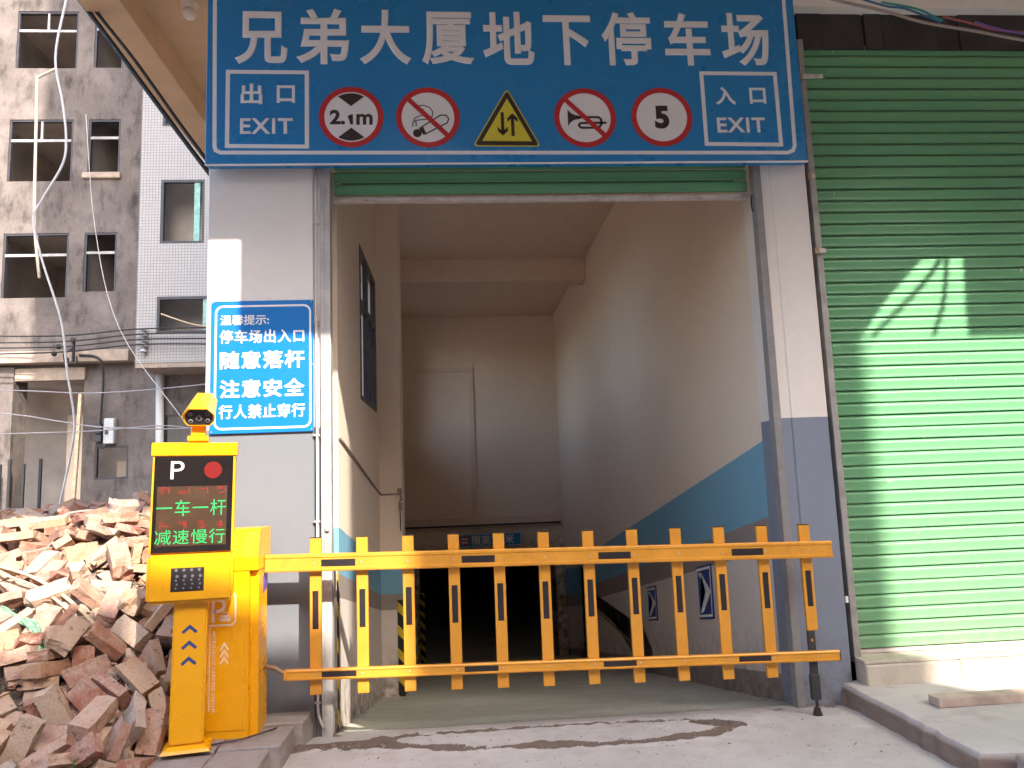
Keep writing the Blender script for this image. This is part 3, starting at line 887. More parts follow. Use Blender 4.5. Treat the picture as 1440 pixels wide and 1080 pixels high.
# height limit
k, sub = round_sign(-.667, 4.020, False)
cx, cz = -.667, 4.020
for s in (1, -1):
    arc = [(cx+.172*math.sin(math.radians(a)), cz+s*.172*math.cos(math.radians(a))) for a in (-31, -20, -10, 0, 10, 20, 31)]
    sub('wedge', [arc + [(cx, cz+s*.078)]], .0024, M['sign_brown'])
text_on(k, 'lettering', '2.', cx-.145, cx-.042, cz-.055, cz+.052, y1-.001, M['sign_brown'], S, bold=.04, thick=.002)
poly_print('numeral', [[(cx-.006, cz-.055), (cx+.012, cz-.055), (cx+.012, cz+.018), (cx-.003, cz+.018), (cx-.022, cz+.006), (cx-.022, cz-.008), (cx-.006, cz-.004)]], y1-.002, M['sign_brown'], S).parent = k
text_on(k, 'lettering', 'm', cx+.034, cx+.145, cz-.057, cz+.022, y1-.001, M['sign_brown'], S, bold=.03, thick=.002)
# no smoking
cx, cz = -.145, 4.016
k, sub = round_sign(cx, cz)
sub('ember', [circ(cx-.075, cz-.115, .030, 20)], .0022, M['sign_brown'])
sub('cigarette', stroke([(cx-.045, cz-.070), (cx+.088, cz+.016), (cx+.125, cz+.014), (cx+.142, cz-.012), (cx+.132, cz-.040), (cx-.022, cz-.122)], .009), .0022, M['sign_brown'])
sub('band', [[(cx-.066, cz-.076), (cx-.036, cz-.066), (cx-.012, cz-.122), (cx-.034, cz-.128)]], .0023, M['sign_brown'])
sub('smoke', stroke([(cx-.068, cz+.082), (cx-.03, cz+.088), (cx+.012, cz+.072), (cx+.034, cz+.040), (cx+.028, cz+.006), (cx-.005, cz-.015), (cx-.05, cz-.018), (cx-.088, cz-.024)], .007) + stroke([(cx-.060, cz+.070), (cx-.034, cz+.058), (cx-.022, cz+.038), (cx-.030, cz+.018), (cx-.062, cz+.008), (cx-.090, cz-.006), (cx-.098, cz-.024), (cx-.082, cz-.038), (cx-.082, cz-.066)], .007) + stroke([(cx-.100, cz-.030), (cx-.106, cz-.050), (cx-.104, cz-.068)], .007), .0022, M['sign_brown'])
# two-way traffic triangle
tr = [(.157, 3.805), (.630, 3.800), (.408, 4.232)]
def inset(d, r):
    cxx = .3985; czz = 3.944
    pts = [(cxx+(x-cxx)*(1-d), czz+(z-czz)*(1-d)) for x, z in tr]; o = []
    for i in range(3):
        p = Vector(pts[i]); a = Vector(pts[i-1]); b = Vector(pts[(i+1) % 3])
        pa = p+(a-p).normalized()*r; pb = p+(b-p).normalized()*r
        o += [tuple(pa*(1-t)**2 + p*2*t*(1-t) + pb*t*t) for t in (0, .25, .5, .75, 1)]
    return o
k = poly_print('triangle_sign', [inset(0, .035)], y1-.0006, M['sign_yellow'], S)
poly_print('border', [inset(.055, .028)], y1-.0016, M['sign_brown'], S).parent = k
poly_print('field', [inset(.27, .001)], y1-.0026, M['sign_yellow'], S).parent = k
for x, s in ((.368, -1), (.438, 1)):
    z0, z1_ = (3.880, 4.052)
    tip, tail = (z0, z1_) if s < 0 else (z1_-.008, z0-.003)
    poly_print('arrow', [[(x-.011, tail), (x+.011, tail), (x+.011, tip-s*.022), (x-.011, tip-s*.022)], [(x, tip), (x+.036, tip-s*.036), (x+.036, tip-s*.066), (x, tip-s*.030)], [(x, tip), (x-.036, tip-s*.036), (x-.036, tip-s*.066), (x, tip-s*.030)]], y1-.0036, M['sign_brown'], S).parent = k
# no horn
cx, cz = .948, 4.012
k, sub = round_sign(cx, cz)
sub('horn_bell', [[(cx-.122, cz+.062), (cx-.105, cz+.038), (cx-.075, cz+.020), (cx-.035, cz+.012), (cx-.035, cz-.010), (cx-.075, cz-.016), (cx-.105, cz-.036), (cx-.122, cz-.064)]], .0022, M['sign_brown'])
sub('horn_tube', stroke([(cx-.05, cz+.003), (cx+.095, cz+.003), (cx+.112, cz-.012), (cx+.115, cz-.045), (cx+.10, cz-.066), (cx+.08, cz-.075), (cx-.03, cz-.075), (cx-.045, cz-.062), (cx-.045, cz-.050), (cx-.03, cz-.040), (cx+.15, cz-.038)], .016), .0022, M['sign_brown'])
# speed limit 5
cx, cz = 1.495, 4.016
k, sub = round_sign(cx, cz, False)
text_on(k, 'lettering', '5', cx-.052, cx+.052, cz-.087, cz+.085, y1-.001, M['sign_brown'], S, bold=.05, thick=.002)

# ------------------------------------------------------------------ notice on the left pillar
N = root('notice_board', (-1.27, -.02, 1.89), 'upright blue notice board with five rows of white characters on the left pillar', 'notice')
bx('panel', -1.612, -.945, -.020, -.003, 1.886, 2.772, M['notice_blue'], N, .0025)
yn = -.0208
poly_print('border', stroke(rrect(-1.580, -.965, 1.918, 2.735, .045), .013, True), yn, M['white'], N)
text('lettering', '温馨提示:', -1.553, -1.235, 2.606, 2.676, yn, M['white'], N, bold=.018, thick=.002)
text('lettering', '停车场出入口', -1.556, -1.004, 2.482, 2.575, yn, M['white'], N, bold=.026, thick=.002, space=1.1)
text('lettering', '随意落杆', -1.552, -1.002, 2.308, 2.432, yn, M['white'], N, bold=.034, thick=.0025, space=1.15)
text('lettering', '注意安全', -1.552, -1.002, 2.118, 2.242, yn, M['white'], N, bold=.034, thick=.0025, space=1.15)
text('lettering', '行人禁止穿行', -1.556, -1.000, 1.982, 2.076, yn, M['white'], N, bold=.026, thick=.002, space=1.1)
for x, z in ((-1.60, 2.76), (-.957, 2.76), (-1.60, 1.90), (-.957, 1.90), (-.952, 2.33)):
    bm = bmesh.new(); bmesh.ops.create_uvsphere(bm, u_segments=8, v_segments=5, radius=.005); bmesh.ops.translate(bm, verts=bm.verts, vec=(x, -.021, z)); fin('screw', bm, M['steel'], N)

# height limit sign at the foot of the ramp
T = root('height_sign', (.62, 11.38, .16), 'small blue height limit sign over the dark garage opening', 'sign')
bx('panel', -.09, 1.315, 11.37, 11.42, .165, .448, M['sign_blue'], T, .004)
poly_print('border', stroke([(-.07, .18), (1.295, .18), (1.295, .432), (-.07, .432)], .012, True), 11.368, M['white'], T)
text('lettering', '限高2.1米', .24, 1.14, .205, .41, 11.368, M['white'], T, bold=.02, thick=.004, space=1.1)
poly_print('disc', [circ(.08, .305, .10, 24)], 11.3675, M['white'], T)
poly_print('ring', ringp(.08, .305, .075, .10, 24), 11.3665, M['sign_red'], T)
poly_print('mark', [[(.01, .29), (.15, .29), (.15, .32), (.01, .32)], circ(.08, .375, .03, 3), circ(.08, .235, .03, 3)], 11.3665, M['sign_brown'], T)

# ------------------------------------------------------------------ barrier fence arm
def barrier():
    A = root('boom_barrier', (-1.19, -.25, 1.09), 'amber fence-style boom barrier closed across the car park entrance', 'barrier')
    X0 = -1.19
    def zt(x): return 1.123 - (x-X0)*.0187
    def zl(x): return .447 - (x-X0)*.0187
    def rail(nm, x0, x1, zf, h, d, lip, y):
        # extruded profile with raised edges and a shallow channel between them
        pr = [(0, 0), (0, -h), (d, -h), (d, 0)]
        f = [(y+d, 0), (y+.004, 0), (y, -.006), (y, -lip), (y+.005, -lip-.004), (y+.005, -h+lip+.004), (y, -h+lip), (y, -h+.006), (y+.004, -h), (y+d, -h)]
        bm = bmesh.new()
        a = [bm.verts.new((x0, yy, zf(x0)+zz)) for yy, zz in f]; b = [bm.verts.new((x1, yy, zf(x1)+zz)) for yy, zz in f]
        for i in range(len(f)):
            j = (i+1) % len(f); bm.faces.new([a[i], b[i], b[j], a[j]])
        bm.faces.new(a); bm.faces.new(b[::-1])
        return fin(nm, bm, M['amber'], A)
    rt = rail('top_rail', -1.185, 2.362, zt, .104, .045, .020, -.292)
    rl = rail('lower_rail', -1.056, 2.352, zl, .062, .034, .012, -.286)
    bx('end_cap', 2.3525, 2.357, -.286, -.252, .317, .380, M['black'], A)
    xs = [-.893 + i*.2820 for i in range(12)]
    for i, x in enumerate(xs):
        zb = .285 - (x+.893)*.0195; ztp = 1.208 - (x+.893)*.0150
        if i == 11: zb = .502
        s = bx('slat', x-.035, x+.035, -.2455, -.218, zb, ztp, M['amber'], A, .003)
        def ch(o): o.parent = s; return o
        p = bx('reflective_strip', x-.018, x+.018, -.2468, -.2458, .667-(x+.893)*.005, .893-(x+.893)*.006, M['black'], None); p.location -= origin_of(A); p.parent = s
        p = bx('cap', x-.034, x+.034, -.2450, -.2185, ztp+.0005, ztp+.005, M['black'], None); p.location -= origin_of(A); p.parent = s
        for zz, yy, par in ((zt(x)-.055, -.2880, rt), (zl(x)-.031, -.2820, rl)):
            bm = bmesh.new(); bmesh.ops.create_cone(bm, cap_ends=True, segments=8, radius1=.0065, radius2=.0045, depth=.005)
            bmesh.ops.rotate(bm, verts=bm.verts, cent=(0, 0, 0), matrix=Matrix.Rotation(math.pi/2, 3, 'X'))
            bmesh.ops.translate(bm, verts=bm.verts, vec=(x, yy, zz)); o = fin('rivet', bm, M['steel'], None); o.location -= origin_of(A); o.parent = par
    for k_ in range(4):
        for zf, y, off, hh, par in ((zt, -.2876, .034, .042, rt), (zl, -.2816, .014, .034, rl)):
            x0 = -.893 + .282*(.15 + 3.02*k_)
            bm = bmesh.new(); vs3 = box(bm, x0, x0+.205, y-.0008, y, 0, hh)
            for v in vs3: v.co.z += zf(v.co.x) - off - hh
            o = fin('reflective_strip', bm, M['black'], None); o.location -= origin_of(A); o.parent = par
    # folding prop leg at the free end
    x = xs[11]-.010
    l = bx('prop_leg', x-.024, x+.024, -.243, -.220, .19, .501, M['char'], A, .003)
    bx('leg_sleeve', x-.030, x+.028, -.250, -.213, .080, .235, M['char'], A, .004)
    bm = bmesh.new(); tube(bm, [(x, -.232, .08), (x, -.232, .035)], .010, 8); tube(bm, [(x, -.232, .036), (x, -.232, .012), (x, -.232, -.012)], .016, 10, 1.9)
    fin('foot', bm, M['black'], A)
    bx('leg_mark', x-.005, x+.005, -.2445, -.2432, .435, .452, M['amber'], A)
    bm = bmesh.new(); tube(bm, [(-1.19, -.262, .47), (-1.13, -.264, .460), (-1.085, -.266, .430), (-1.058, -.268, .418)], .0125, 8)
    fin('link_rod', bm, M['rod'], A, smooth=True)
    bx('rod_bracket', -1.0745, -1.0565, -.290, -.245, .388, .444, M['amber'], A, .003)
barrier()

# ------------------------------------------------------------------ barrier cabinet
def cabinet():
    x0, x1, yf, yb = -1.575, -1.196, -.425, -.145
    z0, zs, zt = .118, 1.052, 1.290
    K = root('barrier_cabinet', (-1.38, -.28, z0), 'yellow metal barrier machine cabinet with a white parking symbol on its door', 'cabinet')
    bm = bmesh.new(); box(bm, x0, x1, yf, yb, z0, zs-.003)
    bmesh.ops.bevel(bm, geom=[e for e in bm.edges if abs((e.verts[0].co-e.verts[1].co).z) > .5], offset=.045, segments=4, affect='EDGES')
    fin('body', bm, M['yellow'], K, smooth=False)
    # hood: overhanging, sloped towards the front
    bm = bmesh.new()
    sec = [(yf-.006, zs), (yf-.008, zs+.075), (yf+.035, zt-.02), (yf+.055, zt), (yb+.006, zt), (yb+.006, zs)]
    a = [bm.verts.new((x0-.006, y, z)) for y, z in sec]; b = [bm.verts.new((x1+.006, y, z)) for y, z in sec]
    for i in range(len(sec)):
        j = (i+1) % len(sec); bm.faces.new([a[i], b[i], b[j], a[j]])
    bm.faces.new(a); bm.faces.new(b[::-1])
    fin('hood', bm, M['yellow'], K, .012, segs=3)
    bx('door', x0+.04, -1.268, yf-.006, yf-.0005, z0+.045, zs-.006, M['yellow'], K, .003)
    bx('base_plinth', x0+.01, x1-.01, yf+.01, yb-.01, z0-.03, z0, M['yellow'], K)
    yy = yf-.0072
    poly_print('parking_symbol', stroke(rrect(-1.560, -1.315, .748, .930, .03), .010, True), yy, M['peach'], K)
    poly_print('parking_symbol', stroke([(-1.440, .765), (-1.440, .890), (-1.410, .892), (-1.385, .882), (-1.377, .858), (-1.387, .836), (-1.410, .828), (-1.436, .828)], .020), yy-.0006, M['peach'], K)
    poly_print('car_symbol', [rrect(-1.405, -1.340, .768, .802, .012), [(-1.396, .802), (-1.349, .802), (-1.358, .822), (-1.387, .822)]], yy-.0008, M['peach'], K)
    poly_print('car_windows', [[(-1.392, .806), (-1.353, .806), (-1.360, .817), (-1.385, .817)], [(-1.399, .788), (-1.386, .788), (-1.386, .794), (-1.399, .794)], [(-1.359, .788), (-1.346, .788), (-1.346, .794), (-1.359, .794)]], yy-.0014, M['amber'], K)
    poly_print('line', [[(-1.460, .748), (-1.455, .748), (-1.455, .275), (-1.460, .275)]], yy-.0002, M['peach'], K)
    text('lettering', 'INTELLIGENT PARKING SYSTEM', -1.444, -1.424, .27, .715, yy, M['peach'], K, bold=.014, thick=.0006, vertical=True, space=1.15)
    for z in (.645, .606, .568):
        poly_print('arrow_mark', stroke([(-1.398, z-.036), (-1.375, z), (-1.352, z-.036)], .0095), yy, M['peach'], K)
    for zb in (.62, .38):
        for i in range(4):
            bm = bmesh.new(); vs3 = box(bm, x1-.002, x1+.004, -.300, -.225, 0, .008)
            for v in vs3: v.co.z += zb + .038*i + (v.co.y+.3)*.35
            fin('vent_louvre', bm, M['amber'], K)
    bm = bmesh.new(); vs3 = box(bm, x1+.0005, x1+.0015, -.285, -.185, .90, 1.0)
    for v in vs3: v.co.z += (v.co.y+.28)*.3
    fin('sticker', bm, M['sticker'], K)
cabinet()

# ------------------------------------------------------------------ ticket and display pillar
def display():
    D = root('display_pillar', (-1.522, -.585, .135), 'yellow pillar machine', 'ticket pillar')
    D['label'] = 'yellow pillar machine with a lit red and green text panel in front of the brick heap'
    D.rotation_euler = (0, math.radians(.9), math.radians(13))
    def lb(nm, *a, mat, bevel=0, segs=1, parent=D): return bx(nm, *a, mat, parent, bevel, local=True, segs=segs)
    base = .0
    bm = bmesh.new()
    q0 = [(-.125, -.10, 0), (.125, -.10, 0), (.125, .10, 0), (-.125, .10, 0)]; q1 = [(-.115, -.09, .014), (.115, -.09, .014), (.115, .09, .014), (-.115, .09, .014)]
    q2 = [(-.087, -.062, .030), (.087, -.062, .030), (.087, .062, .030), (-.087, .062, .030)]
    R_ = [[bm.verts.new(p) for p in q] for q in (q0, q1, q2)]
    for a, b in zip(R_, R_[1:]):
        for i in range(4): bm.faces.new([a[i], a[(i+1) % 4], b[(i+1) % 4], b[i]])
    bm.faces.new(R_[0][::-1]); bm.faces.new(R_[2])
    fin('base_plate', bm, M['yellow'], D, local=True)
    lb('column', -.087, .087, -.060, .060, .031, .84, mat=M['yellow'], bevel=.010, segs=3)
    for i, z in enumerate((.650, .566, .482)):
        poly_print('chevron', stroke([(-.036, z-.032), (.0, z), (.036, z-.032)], .016), -.0612, M['navy'], D, local=True)
    # head: deep lower box and slightly leaning upper screen housing
    hz = .785
    lb('lower_head', -.222, .218, -.125, .045, hz, hz+.262, mat=M['yellow'], bevel=.018, segs=3)
    sp = lb('speaker_grille', -.098, .070, -.1275, -.124, hz+.062, hz+.188, mat=M['black'], bevel=.0012)
    for r_ in range(5):
        for c_ in range(4):
            bm = bmesh.new(); n_ = bmesh.ops.create_circle(bm, cap_ends=True, segments=8, radius=.0085 if r_ in (4, 3) else .006)
            bmesh.ops.rotate(bm, verts=bm.verts, cent=(0, 0, 0), matrix=Matrix.Rotation(math.pi/2, 3, 'X'))
            bmesh.ops.translate(bm, verts=bm.verts, vec=(-.072+.039*c_ + (.006 if r_ % 2 else 0), -.1282, hz+.080+.021*r_ + (.012 if r_ == 4 else 0)))
            for v in list(bm.verts): pass
            fin('speaker_hole', bm, M['lens'], sp, local=True)
    bm = bmesh.new()
    vs3 = box(bm, -.216, .216, -.118, .040, hz+.264, 1.585)
    for v in vs3:
        if v.co.z > 1.3: v.co.y += .012; v.co.x *= .99
    fin('screen_housing', bm, M['yellow'], D, .006, local=True, segs=2)
    bm = bmesh.new(); zt = 1.586
    sec = [(-.112, zt), (-.112, zt+.058), (-.100, zt+.070), (.050, zt+.082), (.058, zt+.070), (.058, zt)]
    a = [bm.verts.new((-.222, y, z)) for y, z in sec]; b = [bm.verts.new((.222, y, z)) for y, z in sec]
    for i in range(len(sec)):
        j = (i+1) % len(sec); bm.faces.new([a[i], b[i], b[j], a[j]])
    bm.faces.new(a); bm.faces.new(b[::-1])
    fin('top_cover', bm, M['yellow'], D, .008, local=True, segs=3)
    lean = .012/.53
    def yf(z): return -.118 + (z-1.05)*lean
    bm = bmesh.new()
    z0, z1_ = 1.056, 1.580
    vs3 = box(bm, -.204, .204, -.004, 0, z0, z1_)
    for v in vs3: v.co.y += yf(v.co.z) - .0005
    scr = fin('screen', bm, M['black_gloss'], D, local=True)
    bm = bmesh.new(); vs3 = box(bm, -.185, .177, -.0010, 0, 1.090, 1.415)
    for v in vs3: v.co.y += yf(v.co.z) - .0050
    fin('led_module', bm, M['led_panel'], scr, local=True)
    def lean_mesh(o, off=.0068):
        for v in o.data.vertices: v.co.y = yf(v.co.z) - off + v.co.y
        return o
    lean_mesh(text('lettering', 'P', -.120, -.052, 1.455, 1.553, 0, M['white'], scr, bold=-.004, thick=.0008, local=True))
    # red stop lamp made of separate diodes
    bm = bmesh.new(); RL = random.Random(5)
    for r_, n_ in ((0, 1), (.0085, 6), (.017, 12), (.0255, 18), (.034, 24), (.0425, 30)):
        for i in range(n_):
            a_ = 2*math.pi*i/n_ + r_*20; x_, z_ = .098 + r_*math.cos(a_), 1.503 + r_*math.sin(a_)
            bmesh.ops.create_circle(bm, cap_ends=True, segments=6, radius=.0024, matrix=Matrix.Translation((x_, yf(z_)-.0062, z_)) @ Matrix.Rotation(math.pi/2, 4, 'X'))
    fin('stop_lamp', bm, M['led_red'], scr, local=True)
    poly = poly_print('lamp_face', [circ(.098, 1.503, .049, 28)], 0, emit('lamp_glow', (.4, .012, .01), .02), scr, local=True); lean_mesh(poly, .0058)
    # running text, green rows readable and red rows half scanned
    lean_mesh(text('led_text', '一车一杆', -.185, .172, 1.252, 1.340, 0, M['led_green'], scr, bold=-.004, thick=.0004, local=True, space=1.08))
    lean_mesh(text('led_text', '减速慢行', -.188, .170, 1.100, 1.178, 0, M['led_green'], scr, bold=-.004, thick=.0004, local=True, space=1.08))
    for z0_, z1__, xs_ in ((1.375, 1.412, (-.18, -.08, .02, .115)), (1.185, 1.225, (-.17, -.075, .025, .12))):
        ps = []
        for x_ in xs_:
            w_ = .058
            for i in range(RL.randint(4, 6)):
                if RL.random() < .55:
                    zz = RL.choice((z0_, z0_+.012, z0_+.024, z1__-.004)); a_ = x_+RL.uniform(0, .02); b_ = a_+RL.uniform(.018, .04)
                    ps.append([(a_, zz), (b_, zz), (b_, zz+.0028), (a_, zz+.0028)])
                else:
                    xx = x_+RL.uniform(0, w_); ps.append([(xx, z0_), (xx+.0028, z0_), (xx+.0028, z1__), (xx, z1__)])
        lean_mesh(poly_print('led_text', ps, 0, M['led_dim'], scr, local=True))
    # recognition camera on its bracket
    hc = .012; ty = -.02
    def TR(bm, dz=0):
        bmesh.ops.rotate(bm, verts=bm.verts, cent=(0, 0, 0), matrix=Matrix.Rotation(math.radians(24), 3, 'X'))
        bmesh.ops.rotate(bm, verts=bm.verts, cent=(0, 0, 0), matrix=Matrix.Rotation(math.radians(-2), 3, 'Z'))
        bmesh.ops.scale(bm, verts=bm.verts, vec=(.92, .92, .92))
        bmesh.ops.translate(bm, verts=bm.verts, vec=(hc+.005, ty, 1.838+dz))
    oct_ = [(-.088, .018), (-.052, .062), (.052, .062), (.088, .018), (.088, -.030), (.066, -.056), (-.066, -.056), (-.088, -.030)]
    bm = bmesh.new()
    a = [bm.verts.new((x, -.10, z)) for x, z in oct_]; b = [bm.verts.new((x*.80, .17, z*.86+.010)) for x, z in oct_]
    for i in range(8): bm.faces.new([a[i], b[i], b[(i+1) % 8], a[(i+1) % 8]])
    bm.faces.new(a); bm.faces.new(b[::-1]); TR(bm)
    cb = fin('camera_body', bm, M['yellow'], D, local=True)
    bm = bmesh.new()   # sun hood over the body
    hd = [(-.094, .004), (-.092, .022), (-.055, .068), (.055, .068), (.092, .022), (.094, .004)]
    o0 = [bm.verts.new((x, -.145 if abs(x) < .09 else -.12, z)) for x, z in hd]; o1 = [bm.verts.new((x*.80, .180, z*.86+.012)) for x, z in hd]
    i0 = [bm.verts.new((x*.965, v.co.y, z-.003)) for (x, z), v in zip(hd, o0)]; i1 = [bm.verts.new((x*.77, .180, z*.86+.009)) for x, z in hd]
    for i in range(5):
        bm.faces.new([o0[i], o1[i], o1[i+1], o0[i+1]]); bm.faces.new([i0[i], i0[i+1], i1[i+1], i1[i]]); bm.faces.new([o0[i], o0[i+1], i0[i+1], i0[i]])
    TR(bm); fin('sun_hood', bm, M['yellow'], cb, local=True)
    bm = bmesh.new(); fc = [bm.verts.new((x*.90, -.1012, z*.88)) for x, z in oct_]; bm.faces.new(fc); TR(bm); fin('camera_face', bm, M['black'], cb, local=True)
    for x, z, r_ in ((-.050, .018, .014), (.050, .022, .014), (-.048, -.026, .014), (.050, -.022, .014), (0, -.006, .020)):
        bm = bmesh.new(); bmesh.ops.create_cone(bm, cap_ends=True, segments=20, radius1=r_, radius2=r_*.8, depth=.006, matrix=Matrix.Translation((x, -.1045, z)) @ Matrix.Rotation(math.pi/2, 4, 'X'))
        TR(bm); fin('lens', bm, M['lens'], cb, local=True)
        bm = bmesh.new(); bmesh.ops.create_circle(bm, cap_ends=True, segments=16, radius=r_*.55, matrix=Matrix.Translation((x, -.1078, z)) @ Matrix.Rotation(math.pi/2, 4, 'X'))
        TR(bm); fin('lens_core', bm, M['black_gloss'], cb, local=True)
    bm = bmesh.new(); box(bm, hc-.060, hc+.048, -.05, .05, 1.762, 1.785); box(bm, hc-.046, hc+.034, -.035, .04, 1.700, 1.7615); box(bm, hc-.062, hc+.05, -.05, .055, 1.668, 1.6995)
    fin('camera_bracket', bm, M['yellow'], D, .006, local=True)
display()

# ------------------------------------------------------------------ unfinished block across the plot
FB = root('unfinished_building', (-9, 15, 0), 'bare grey rendered apartment block with empty window openings', 'building')
FY = 15.0
def zrow(z): return z
rows = [(13.26, 14.50), (10.01, 11.77), (6.80, 8.56)]
holes = []
wins = []
for r_, (a, b) in enumerate(rows):
    wins.append((-11.87 + (0.0 if r_ else .05), -10.20, a, b, 'wide'))
    wins.append((-9.80, -8.96, a + (.0 if r_ == 0 else .22 if r_ == 1 else .14), b, 'narrow'))
wins[1] = (-9.74, -8.96, 13.28, 15.04, 'narrow')
wins[0] = (-11.80, -10.18, 13.26, 14.95, 'wide')
wins.append((-11.8, -10.2, 16.5, 18.2, 'wide')); wins.append((-9.8, -9.0, 16.5, 18.2, 'narrow'))
for w_ in wins: holes.append(w_[:4])
small = (-9.34, -8.50, 1.98, 2.84); smallr = (-7.62, -6.5, 2.0, 3.60)
door = (-15, -9.66, -.5, 4.90)
holes += [small, smallr, door]
bm = bmesh.new(); wall_holes(bm, 'x', -18, -3, -.5, 20, holes, FY, FY+.22)
fin('wall', bm, M['far_wall'], FB)
bx('room_wall', -18, -3, 19.5, 19.7, -.5, 20, M['far_room'], FB)
for z in (5.05, 9.1, 12.4, 15.7): bx('floor_slab', -18, -3, FY+.23, 19.5, z-.1, z+.1, M['far_room'], FB)
for x in (-12.9, -10.02, -8.42, -5): bx('room_wall', x-.08, x+.08, FY+.23, 19.45, 5.16, 20, M['far_room'], FB)
bx('room_wall', -8.2, -8.05, FY+.23, 19.45, -.5, 4.94, M['far_room'], FB)
bx('canopy', -18, -8.42, 14.62, FY-.002, 5.00, 5.30, M['slab_edge'], FB, .01)
bx('door_beam', -11.4, -9.62, 14.9, 15.2, 4.58, 4.90, M['slab_edge'], FB)
bx('door_pier', -12.6, -11.35, 14.85, 15.5, -.5, 4.93, M['far_wall'], FB)
bx('inner_column', -11.15, -10.55, 17.2, 17.7, -.5, 3.9, M['cream'], FB)
bx('inner_door_jamb', -10.35, -9.95, 18.6, 18.9, -.5, 2.6, M['cream'], FB)
for i, x in enumerate((-11.66, -11.35, -11.18, -10.9, -10.55)):
    tag(bx('iron_rod', x, x+.06, 14.3+.1*i, 14.36+.1*i, .5, 2.55-.12*(i % 2), M['wire_black'], None), ('leftmost', 'second', 'third', 'fourth', 'rightmost')[i] + ' dark iron rod standing upright in the doorway of the bare block', 'rod', 'iron rods standing in the doorway')
for x0, x1, z0, z1, kind in wins:
    h = z1-z0; y = FY+.02
    t_ = .055
    bm = bmesh.new()
    for a in ((x0, x0+t_, z0, z1), (x1-t_, x1, z0, z1), (x0+t_, x1-t_, z1-t_, z1)): box(bm, a[0], a[1], y, y+.08, a[2], a[3])
    w_ = fin('window', bm, M['frame'], FB)
    zt = z0 + h*.66
    o = bx('transom', x0+t_, x1-t_, y-.005, y+.06, zt-.035, zt+.035, M['frame_pale'], None); o.location -= origin_of(FB); o.parent = w_
    if kind == 'wide':
        o = bx('mullion', (x0+x1)/2-.025, (x0+x1)/2+.025, y, y+.05, zt+.036, z1-t_, M['frame_pale'], None); o.location -= origin_of(FB); o.parent = w_
    if kind == 'narrow' and 9 < z0 < 11:
        o = bx('sill', x0-.1, x1+.05, FY-.10, FY+.03, z0-.17, z0-.0, M['slab_edge'], None, .02); o.location -= origin_of(FB); o.parent = w_
for x0, x1, z0, z1 in (small, smallr):
    bm = bmesh.new()
    for a in ((x0, x0+.05, z0, z1), (x1-.05, x1, z0, z1), (x0+.05, x1-.05, z1-.05, z1), (x0+.05, x1-.05, z0, z0+.05)): box(bm, a[0], a[1], FY+.01, FY+.1, a[2], a[3])
    fin('window', bm, M['frame'], FB)

MB_ = root('tiled_bay', (-7, 14, 4.75), 'projecting bay faced with white mosaic tiles beside the bare block', 'building')
bw_ = [(-7.34, -6.26, 7.80, 9.47), (-7.37, -6.0, 5.50, 6.42), (-7.34, -6.3, 10.92, 12.6), (-7.34, -6.3, 14.2, 15.9)]
bm = bmesh.new(); wall_holes(bm, 'x', -7.86, -3, 4.76, 20, bw_, 13.7, 13.88)
fin('wall', bm, M['mosaic'], MB_)
bx('side_wall', -7.855, -7.70, 13.882, 14.998, 4.76, 20, M['mosaic'], MB_)
bx('underside', -7.855, -3, 13.72, 14.99, 4.64, 4.755, M['slab_edge'], MB_)
bx('room_wall', -7.69, -3, 14.9, 14.99, 4.76, 20, M['far_room'], MB_)
for x0, x1, z0, z1 in bw_:
    bm = bmesh.new()
    for a in ((x0, x0+.07, z0, z1), (x1-.05, x1, z0, z1), (x0+.07, x1-.05, z1-.07, z1), (x0+.07, x1-.05, z0, z0+.05)): box(bm, a[0], a[1], 13.69, 13.80, a[2], a[3])
    w_ = fin('window', bm, M['frame'], MB_)
    o = bx('sash_stile', x1-.26, x1-.12, 13.72, 13.78, z0+.05, z1-.07, M['green_glass'], None); o.location -= origin_of(MB_); o.parent = w_
tag(cable('yellow_wire', [(-7.25, 13.66, 5.98), (-6.9, 13.65, 5.84), (-6.5, 13.65, 5.70), (-6.1, 13.66, 5.62)], .018, M['wood_pale'], '', ''), 'thin yellow wire hanging across the lowest bay window', 'wire')
tag(bx('x', 0, 1, 0, 1, 0, 1, M['pvc'], None), '', '') if False else None
bm = bmesh.new(); tube(bm, [(-7.70, 14.85, 4.64), (-7.66, 14.85, 2.5), (-7.64, 14.85, .2)], .10, 12)
tag(fin('drain_pipe', bm, M['pvc'], smooth=True), 'pale drain pipe below the tiled bay', 'drain pipe')
bm = bmesh.new(); tube(bm, [(-9.60, 14.7, 4.2), (-9.64, 14.7, 2.5), (-9.66, 14.6, .6)], .055, 4)
tag(fin('timber_post', bm, M['wood_pale']), 'thin pale timber post at the edge of the bare doorway', 'post')

